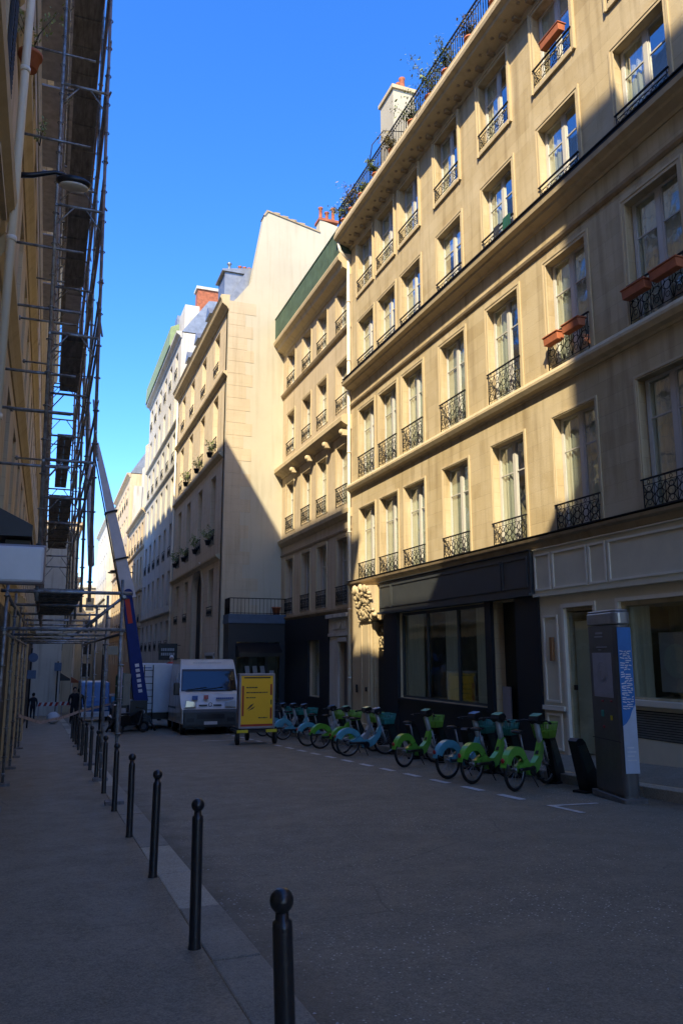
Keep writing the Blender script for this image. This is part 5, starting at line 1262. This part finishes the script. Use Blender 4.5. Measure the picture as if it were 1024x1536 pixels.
for i in range(9): z = .3+.3*i; m.tube([(-.2,-.28+.095*z,z), (.2,-.28+.095*z,z)], .016, 5)
part('rung', m, 'iron', t)
BLx, BLy = 4.0, 37.0
t = thing('boom_lift', 'boom lift with blue lettered lower boom and long pale upper boom reaching above the street', 'crane', (BLx, BLy, gz(BLy,-.12)))
def beam(m, a, b, wa, wb, ta, tb):
    a, b = Vector(a), Vector(b); d = (b-a).normalized(); y = Vector((0,1,0)); s_ = d.cross(y).normalized()
    q = lambda c, w, t_: [c-s_*w/2-y*t_/2, c+s_*w/2-y*t_/2, c+s_*w/2+y*t_/2, c-s_*w/2+y*t_/2]
    A_, B_ = q(a,wa,ta), q(b,wb,tb); m.face(A_); m.face(B_[::-1])
    for i in range(4): j = (i+1)%4; m.quad(A_[i], A_[j], B_[j], B_[i])
g0 = gz(BLy,-.12)
m = MB(); beam(m, (.18,0,-.45-g0), (-.68,0,4.55-g0), .62, .40, .5, .4); lb = part('lower_boom', m, 'boom_blue', t, bevel=.02)
m = MB(); 
for i in range(6):
    q = .10+.045*i; c = Vector((.18,0,-.45-g0)).lerp(Vector((-.68,0,4.55-g0)), q); m.obox((c.x+.02, -.262, c.z), (.085,0,.012), (0,.004,0), (-.014,0,.07)); 
part('lettering', m, 'letters_white', lb)
m = MB(); m.obox((-.55,-.20,3.6-g0), (.10,0,.02), (0,.04,0), (-.10,0,.55)); part('red_panel', m, 'hivis_red', lb)
m = MB(); beam(m, (-.55,0,4.2-g0), (-2.37,0,11.4-g0), .62, .20, .4, .2); ub = part('upper_boom', m, 'boom_white', t, bevel=.02)
m = MB(); 
for q in (.25,.55): c = Vector((-.55,0,4.2-g0)).lerp(Vector((-2.37,0,11.4-g0)), q); m.obox(c, (.36-.15*q,0,.09), (0,.24,0), (-.01,0,.04))
beam(m, (-.90,0,4.1-g0), (-2.50,0,11.2-g0), .07, .05, .1, .1); part('boom_collar', m, 'iron', ub)
m = MB(); m.lathe((-.62,-.28,4.4-g0), [(.22,0), (.22,.56)], 14, 'y'); part('elbow_joint', m, 'boom_blue', t)
m = MB(); m.box(-1.1,.6,-.5,1.8,.42,.62); m.box(-.35,.45,-.3,.8,.62,1.35); m.box(-1.0,-.45,-.2,.9,.62,1.15); m.tube([(-1.05,-.5,.5), (-1.3,-.6,.05)], .05, 6); m.tube([(.55,-.5,.5), (.8,-.6,.05)], .05, 6); part('chassis', m, 'black_plastic', t)
m = MB(); m.tube([(-1.05,-.52,.6), (-1.05,-.52,1.35), (-.35,-.52,1.35), (-.35,-.52,.6)], .03, 6); m.box(-.75,-.50,-.56,-.52,.75,1.05); part('control_stand', m, 'alu_frame', t)
for s_ in (-.95,.45):
    for yy in (.0,1.4): m = MB(); m.lathe((s_-.1,yy,.30), [(.2,0), (.30,.02), (.30,.18), (.2,.20)], 18, 'x'); part('wheel', m, 'tyre', t)
t = thing('motor_scooter', 'dark motor scooter parked on the road in front of the boom lift', 'scooter', (3.55, 35.2, gz(35.2,-.12)), math.radians(25))
m = MB(); m.prism([(-.55,.35), (-.62,.72), (-.1,.78), (.05,.42), (.35,.36), (.52,.95), (.62,.92), (.55,.30)], 'y', -.14, .14); part('body', m, 'black_paint', t, bevel=.04)
m = MB(); m.box(-.6,-.02,-.13,.13,.78,.86); part('seat', m, 'black_plastic', t, bevel=.03)
m = MB(); m.tube([(.48,-.33,1.05), (.55,0,1.0), (.48,.33,1.05)], .018, 6); part('handlebar', m, 'iron', t)
m = MB().sphere((.64,0,.85), .09, 12, 8); part('headlight', m, 'headlight', t)
for xx in (-.5,.68): m = MB().ring((xx,0,.25), (0,1,0), .19, .06, 20, 8); w_ = part('wheel', m, 'tyre', t); m = MB().lathe((xx,-.04,.25), [(.13,0), (.13,.08)], 14, 'y'); part('rim', m, 'rim', w_)
t = thing('green_container', 'tall green cylinder-shaped container standing behind the boom lift', 'container', (3.85, 42.5, gz(42.5,-.12)))  # plain green cylinder, a container of no certain use
m = MB().lathe((0,0,0), [(.34,0), (.36,.1), (.36,2.5), (.28,2.65), (.1,2.7)], 20); part('body', m, 'green_box', t)
m = MB().lathe((0,0,2.0), [(.37,0), (.37,.06)], 20); part('band', m, 'poster_pale', t)
# utility truck, far van
def box_vehicle(name, label, cat, x, y, prof_, hw_, mt, lower, rz=0, glass_=None, wheels=(.7,2.6)):
    T_ = thing(name, label, cat, (x, y, gz(y,-.12)), rz)
    m = MB(); m.prism(prof_, 'x', -hw_, hw_); part('body', m, mt, T_, bevel=.06)
    (y0,z0), (y1,z1) = glass_
    m = MB(); m.quad((-hw_*.86,y0-.02,z0), (hw_*.86,y0-.02,z0), (hw_*.8,y1-.02,z1), (-hw_*.8,y1-.02,z1)); part('windshield', m, 'van_glass', T_)
    m = MB(); m.box(-hw_*.98,hw_*.98,-.08,.12,.3,.6); part('bumper', m, lower, T_, bevel=.03)
    for s_ in (-1,1):
        m = MB(); m.box(s_*hw_*.55,s_*hw_*.9,-.03,.05,.68,.86); part('headlight', m, 'headlight', T_)
        for yy in wheels: m = MB(); m.lathe((s_*(hw_-.1)-.1,yy,.32), [(.2,0), (.32,.02), (.32,.18), (.2,.2)], 16, 'x'); part('wheel', m, 'tyre', T_)
    m = MB(); m.box(-.26,.26,-.10,-.08,.42,.53); part('licence_plate', m, 'plate', T_)
    return T_
box_vehicle('utility_truck', 'blue and white utility truck parked beyond the bollards, behind the scaffold poles', 'truck', 3.0, 50, [(0,.4), (0,1.0), (.5,1.2), (.9,2.1), (1.2,2.3), (4.6,2.3), (4.6,.4)], .85, 'truck_blue', 'plastic_white', 0, ((.55,1.22), (.9,2.05)), (.8,3.6))
box_vehicle('delivery_van', 'small white van far down the street, seen under the scaffold', 'van', .9, 78, [(0,.4), (0,1.0), (.6,1.2), (1.1,1.9), (4.4,1.95), (4.4,.4)], .9, 'plastic_white', 'van_grey', 0, ((.65,1.22), (1.05,1.85)), (.8,3.4))
box_vehicle('parked_car', 'dark car parked beside the blue truck down the street', 'car', 4.95, 53, [(0,.35), (0,.75), (.9,.95), (1.5,1.42), (3.0,1.42), (4.0,.95), (4.1,.35)], .85, 'shutter_dark', 'black_plastic', 0, ((.95,.97), (1.45,1.38)), (.8,3.2))

for i, (x, y, lab) in enumerate(((.35,58,'red and white striped barrier board standing across the far pavement'), (1.9,60.5,'red and white barrier board at the roadside behind the blue truck'))):
    t = thing('barrier_board', lab, 'barrier', (x, y, gz(y)))
    m = MB(); m.box(-.7,.7,-.03,.03,.75,1.0); bd = part('board', m, 'letters_white', t)
    m = MB()
    for q in range(4): m.prism([(-.62+.36*q,.75), (-.44+.36*q,.75), (-.34+.36*q,1.0), (-.52+.36*q,1.0)], 'y', -.034, .034)
    part('stripe', m, 'red_plastic', bd)
    m = MB()
    for s_ in (-.55,.55): m.box(s_-.03,s_+.03,-.03,.03,0,.75); m.box(s_-.05,s_+.05,-.3,.3,0,.05)
    part('leg', m, 'alu_frame', t)
box_vehicle('parked_car', 'pale hatchback car parked on the road beyond the blue truck', 'car', 3.6, 62, [(0,.35), (0,.75), (.9,.95), (1.4,1.45), (3.4,1.45), (3.9,.9), (3.9,.35)], .85, 'van_white', 'black_plastic', 0, ((.95,.97), (1.38,1.42)), (.8,3.1))
box_vehicle('parked_car', 'dark blue car parked farther down the street than the pale hatchback', 'car', 5.6, 70, [(0,.35), (0,.75), (.9,.95), (1.4,1.45), (3.4,1.45), (3.9,.9), (3.9,.35)], .85, 'sign_blue', 'black_plastic', 0, ((.95,.97), (1.38,1.42)), (.8,3.1))
for yy, lab in ((66, 'dark shop awning on the pale rendered house beyond the scaffold'), (80, 'faded red shop awning on the cream building far down the street')):
    x1 = 1.17 if yy < 70 else 2.32; zb = gz(yy)+2.6
    m = MB(); m.prism([(x1,zb+.6), (x1+.75,zb+.15), (x1+.75,zb), (x1,zb)], 'y', yy-2, yy+2); tag(part('awning', m, 'sign_dark' if yy < 70 else 'brick_red', None), lab, 'awning')
# ================================================================== people
def person(label, x, y, z, h, rz, coat, legs, pose='walk', cap=None):
    T_ = thing('person', label, 'person', (x, y, z), rz)
    s_ = h/1.75
    V_ = []; E_l = []; Rr = []
    def v(p, r): V_.append(Vector(p)*s_); Rr.append(r*s_); return len(V_)-1
    def chain(a, pts):
        for p, r in pts: b = v(p, r); E_l.append((a, b)); a = b
        return a
    pel = v((0,0,.95), .14)
    ch = chain(pel, [((0,0,1.12), .145), ((.01,0,1.30), .165), ((.01,0,1.42), .13), ((.02,0,1.50), .06)])
    chest = ch-1
    head = chain(ch, [((.03,0,1.60), .088), ((.035,0,1.70), .085)])
    st = .16 if pose == 'walk' else .04
    for sd, f in ((1,1), (-1,-1)):
        chain(pel, [((0,sd*.09,.86), .105), ((.06+f*st*.4,sd*.10,.50), .068), ((-.02+f*st,sd*.10,.10), .045), ((.0+f*st,sd*.10,.04), .05), ((.15+f*st,sd*.11,.03), .035)])
        el = ((.05*f,sd*.26,1.13), .048); wr = ((.16,sd*.24,.93), .032)
        if pose == 'work': el = ((.14,sd*.27,1.20), .048); wr = ((.36,sd*.18,1.22), .032)
        w_ = chain(chest, [((0,sd*.19,1.41), .07), el, wr])
        wp = V_[w_]/s_; d = (wp-Vector(el[0])).normalized(); pm_ = chain(w_, [(tuple(wp+d*.06), .030)])
        for q in range(4):
            o_ = Vector((0,0,.018*(1.5-q))) if pose == 'work' else Vector((.018*(1.5-q),0,0)); L0 = (.07,.08,.075,.06)[q]
            b = wp+d*.09+o_; chain(pm_, [(tuple(b), .010), (tuple(b+d*L0*.5), .0085), (tuple(b+d*L0*.8-Vector((0,sd*.015,0))), .0075)])
        b = wp+d*.04+Vector((.03,0,.0)); chain(w_, [(tuple(b), .011), (tuple(b+d*.04+Vector((.01,0,0))), .009)])
    me = bpy.data.meshes.new('body'); me.from_pydata([tuple(p) for p in V_], E_l, [])
    o = bpy.data.objects.new('body', me); col.objects.link(o); sk = o.modifiers.new('skin', 'SKIN'); me_s = me.skin_vertices
    for i, r in enumerate(Rr): me.skin_vertices[0].data[i].radius = (r, r*1.05)
    me.skin_vertices[0].data[0].use_root = True
    sb = o.modifiers.new('sub', 'SUBSURF'); sb.levels = 1; sb.render_levels = 1
    dg = bpy.context.evaluated_depsgraph_get(); nm = bpy.data.meshes.new_from_object(o.evaluated_get(dg)); bpy.data.objects.remove(o); nm.name = 'body'
    nm.materials.clear()
    for mm in (coat, legs, 'skin', 'black_plastic'): nm.materials.append(M[mm])
    for p in nm.polygons:
        c = p.center/s_; p.use_smooth = True
        hand = (pose == 'walk' and abs(c.y) > .18 and c.z < .93 and c.z > .6) or (pose == 'work' and c.x > .36)
        p.material_index = 3 if c.z < .09 else 2 if (c.z > 1.50 or hand) else 1 if c.z < .86 and abs(c.y) < .2 else 0
    b = bpy.data.objects.new('body', nm); col.objects.link(b); b.parent = T_
    hd = Vector((.035,0,1.665))*s_
    m = MB(); m.sphere((hd.x,hd.y,hd.z), .112*s_, 16, 12, (.92,.80,1.12)); m.sphere((hd.x+.11*s_,0,hd.z-.02*s_), .018*s_, 8, 6, (1,.8,1.3))
    for sd in (-1,1): m.sphere((hd.x-.005*s_, sd*.092*s_, hd.z-.01*s_), .026*s_, 8, 6, (.7,.4,1.2))
    part('head', m, 'skin', T_)
    m = MB(); 
    for sd in (-1,1): m.sphere((hd.x+.096*s_, sd*.034*s_, hd.z+.012*s_), .010*s_, 8, 6)
    m.box(hd.x+.100*s_, hd.x+.106*s_, -.022*s_, .022*s_, hd.z-.062*s_, hd.z-.054*s_); part('eyes_and_mouth', m, 'hair', T_)
    m = MB(); m.sphere((hd.x-.02*s_,0,hd.z+.03*s_), .120*s_, 16, 10, (.95,.86,1.02)); part('helmet' if cap else 'hair', m, cap or 'hair', T_)
    return T_
person('person in a long black hooded coat standing on the pavement edge beside the far bollards', 1.62, 45.0, gz(45), 1.86, math.radians(-80), 'coat_black', 'coat_black', 'walk')
person('second dark-clothed person close behind the one in the black coat', 1.95, 47.3, gz(47.3), 1.80, math.radians(80), 'coat_black', 'trousers', 'walk')
person('worker in a red top and white helmet above the white van', 5.75, 38.75, gz(38.2,-.12)+1.62, 1.72, math.radians(-95), 'hivis_red', 'hivis_red', 'work', 'helmet')
person('small dark figure walking on the left pavement far under the scaffold', -.5, 52.5, gz(52.5), 1.6, math.radians(90), 'trousers', 'trousers', 'walk')
m = MB(); r5 = random.Random(9); m.sphere((0,0,.30), .34, 14, 10, (1.0,.9,.95))
for i, v in enumerate(m.v): m.v[i] = (v[0]*(1+r5.uniform(-.08,.08)), v[1]*(1+r5.uniform(-.08,.08)), max(0, v[2]+r5.uniform(-.03,.03)))
tag(part('rubble_bag', m, 'plastic_white', None, (.62,45.6,gz(45.6))), 'pale bulging rubble sack on the pavement under the scaffold', 'bag')
# small signs
t = thing('traffic_sign', 'round blue traffic sign on a pole at the left wall beyond the scaffold', 'traffic sign', (-.60, 41, gz(41)))
m = MB(); m.tube([(0,0,0), (0,0,3.75)], .035, 8); part('pole', m, 'iron', t)
m = MB(); m.lathe((.08,-.06,3.3), [(.22,0), (.22,.03)], 24, 'y'); part('disc', m, 'sign_blue', t)
m = MB(); m.box(-.15,.25,-.06,-.03,2.3,2.7); part('plate', m, 'sign_blue', t)
t = thing('traffic_sign', 'small square blue sign on a pole far down the left pavement', 'traffic sign', (.95, 62, gz(62)))
m = MB(); m.tube([(0,0,0), (0,0,3.9)], .05, 8); part('pole', m, 'iron', t)
m = MB(); m.box(-.25,.25,-.07,-.04,3.2,3.8); part('plate', m, 'sign_blue', t)
t = thing('sign_post', 'grey post with a dark plate standing on the road before the boom lift', 'sign', (2.98, 33.4, gz(33.4,-.12)))
m = MB(); m.tube([(0,0,0), (0,0,2.7)], .045, 8); part('pole', m, 'alu_frame', t)
m = MB(); m.box(.08,.36,-.03,.03,1.2,2.45); part('plate', m, 'kiosk_grey', t)
t = thing('street_sign', 'dark rectangular street sign fixed on the scaffold-side pole under the upper platform', 'sign', (1.95, 29.5, gz(29.5)))
m = MB(); m.tube([(0,0,0), (0,0,3.3)], .035, 8); part('pole', m, 'iron', t)
m = MB(); m.box(-.02,.50,-.05,-.02,2.92,3.22); part('plate', m, 'kiosk_grey', t)

# ================================================================== camera, sun, sky
F_PX, YAW, PITCH, ROLL = 1164.6, math.radians(20.57), math.radians(10.47), math.radians(-.08)
cy, sy, cp, sp = math.cos(YAW), math.sin(YAW), math.cos(PITCH), math.sin(PITCH)
fwd = Vector((sy*cp, cy*cp, sp)); rt = Vector((cy, -sy, 0)); up = rt.cross(fwd)
rt2 = rt*math.cos(ROLL) + up*math.sin(ROLL); up2 = -rt*math.sin(ROLL) + up*math.cos(ROLL)
cd = bpy.data.cameras.new('camera'); cam = bpy.data.objects.new('camera', cd); col.objects.link(cam)
cam.matrix_world = Matrix(((rt2.x, up2.x, -fwd.x, 0), (rt2.y, up2.y, -fwd.y, 0), (rt2.z, up2.z, -fwd.z, 1.6), (0,0,0,1)))
cd.sensor_fit = 'VERTICAL'; cd.sensor_height = 36; cd.sensor_width = 24; cd.lens = F_PX/1536*36; cd.clip_start = .05; cd.clip_end = 2000
scn.camera = cam
SUN = Vector((-1, -1.4, 1.63)).normalized()
ld = bpy.data.lights.new('sun', 'SUN'); ld.energy = 2.0; ld.angle = math.radians(.5); ld.color = (1.0, .85, .58)
sun = bpy.data.objects.new('sun', ld); col.objects.link(sun); sun.rotation_euler = SUN.to_track_quat('Z', 'Y').to_euler()
w = bpy.data.worlds.new('World'); scn.world = w; w.use_nodes = True; nt = w.node_tree; nt.nodes.clear()
bg = nt.nodes.new('ShaderNodeBackground'); wo = nt.nodes.new('ShaderNodeOutputWorld'); sk = nt.nodes.new('ShaderNodeTexSky')
sk.sky_type = 'NISHITA'; sk.sun_disc = False; sk.sun_elevation = math.asin(SUN.z); sk.sun_rotation = math.atan2(SUN.x, SUN.y)
sk.altitude = 1800; sk.air_density = 1.0; sk.dust_density = 1.0; sk.ozone_density = 4.0
hs = nt.nodes.new('ShaderNodeHueSaturation'); hs.inputs['Saturation'].default_value = 1.27; hs.inputs['Hue'].default_value = .511
nt.links.new(sk.outputs[0], hs.inputs['Color']); nt.links.new(hs.outputs[0], bg.inputs[0]); bg.inputs[1].default_value = .102; nt.links.new(bg.outputs[0], wo.inputs[0])
vs = scn.view_settings; scn.display_settings.display_device = 'sRGB'; vs.view_transform = 'Standard'; vs.look = 'None'; vs.exposure = 2.25; vs.gamma = 1; vs.use_curve_mapping = False
scn.render.resolution_x = 682; scn.render.resolution_y = 1024; scn.render.resolution_percentage = 100
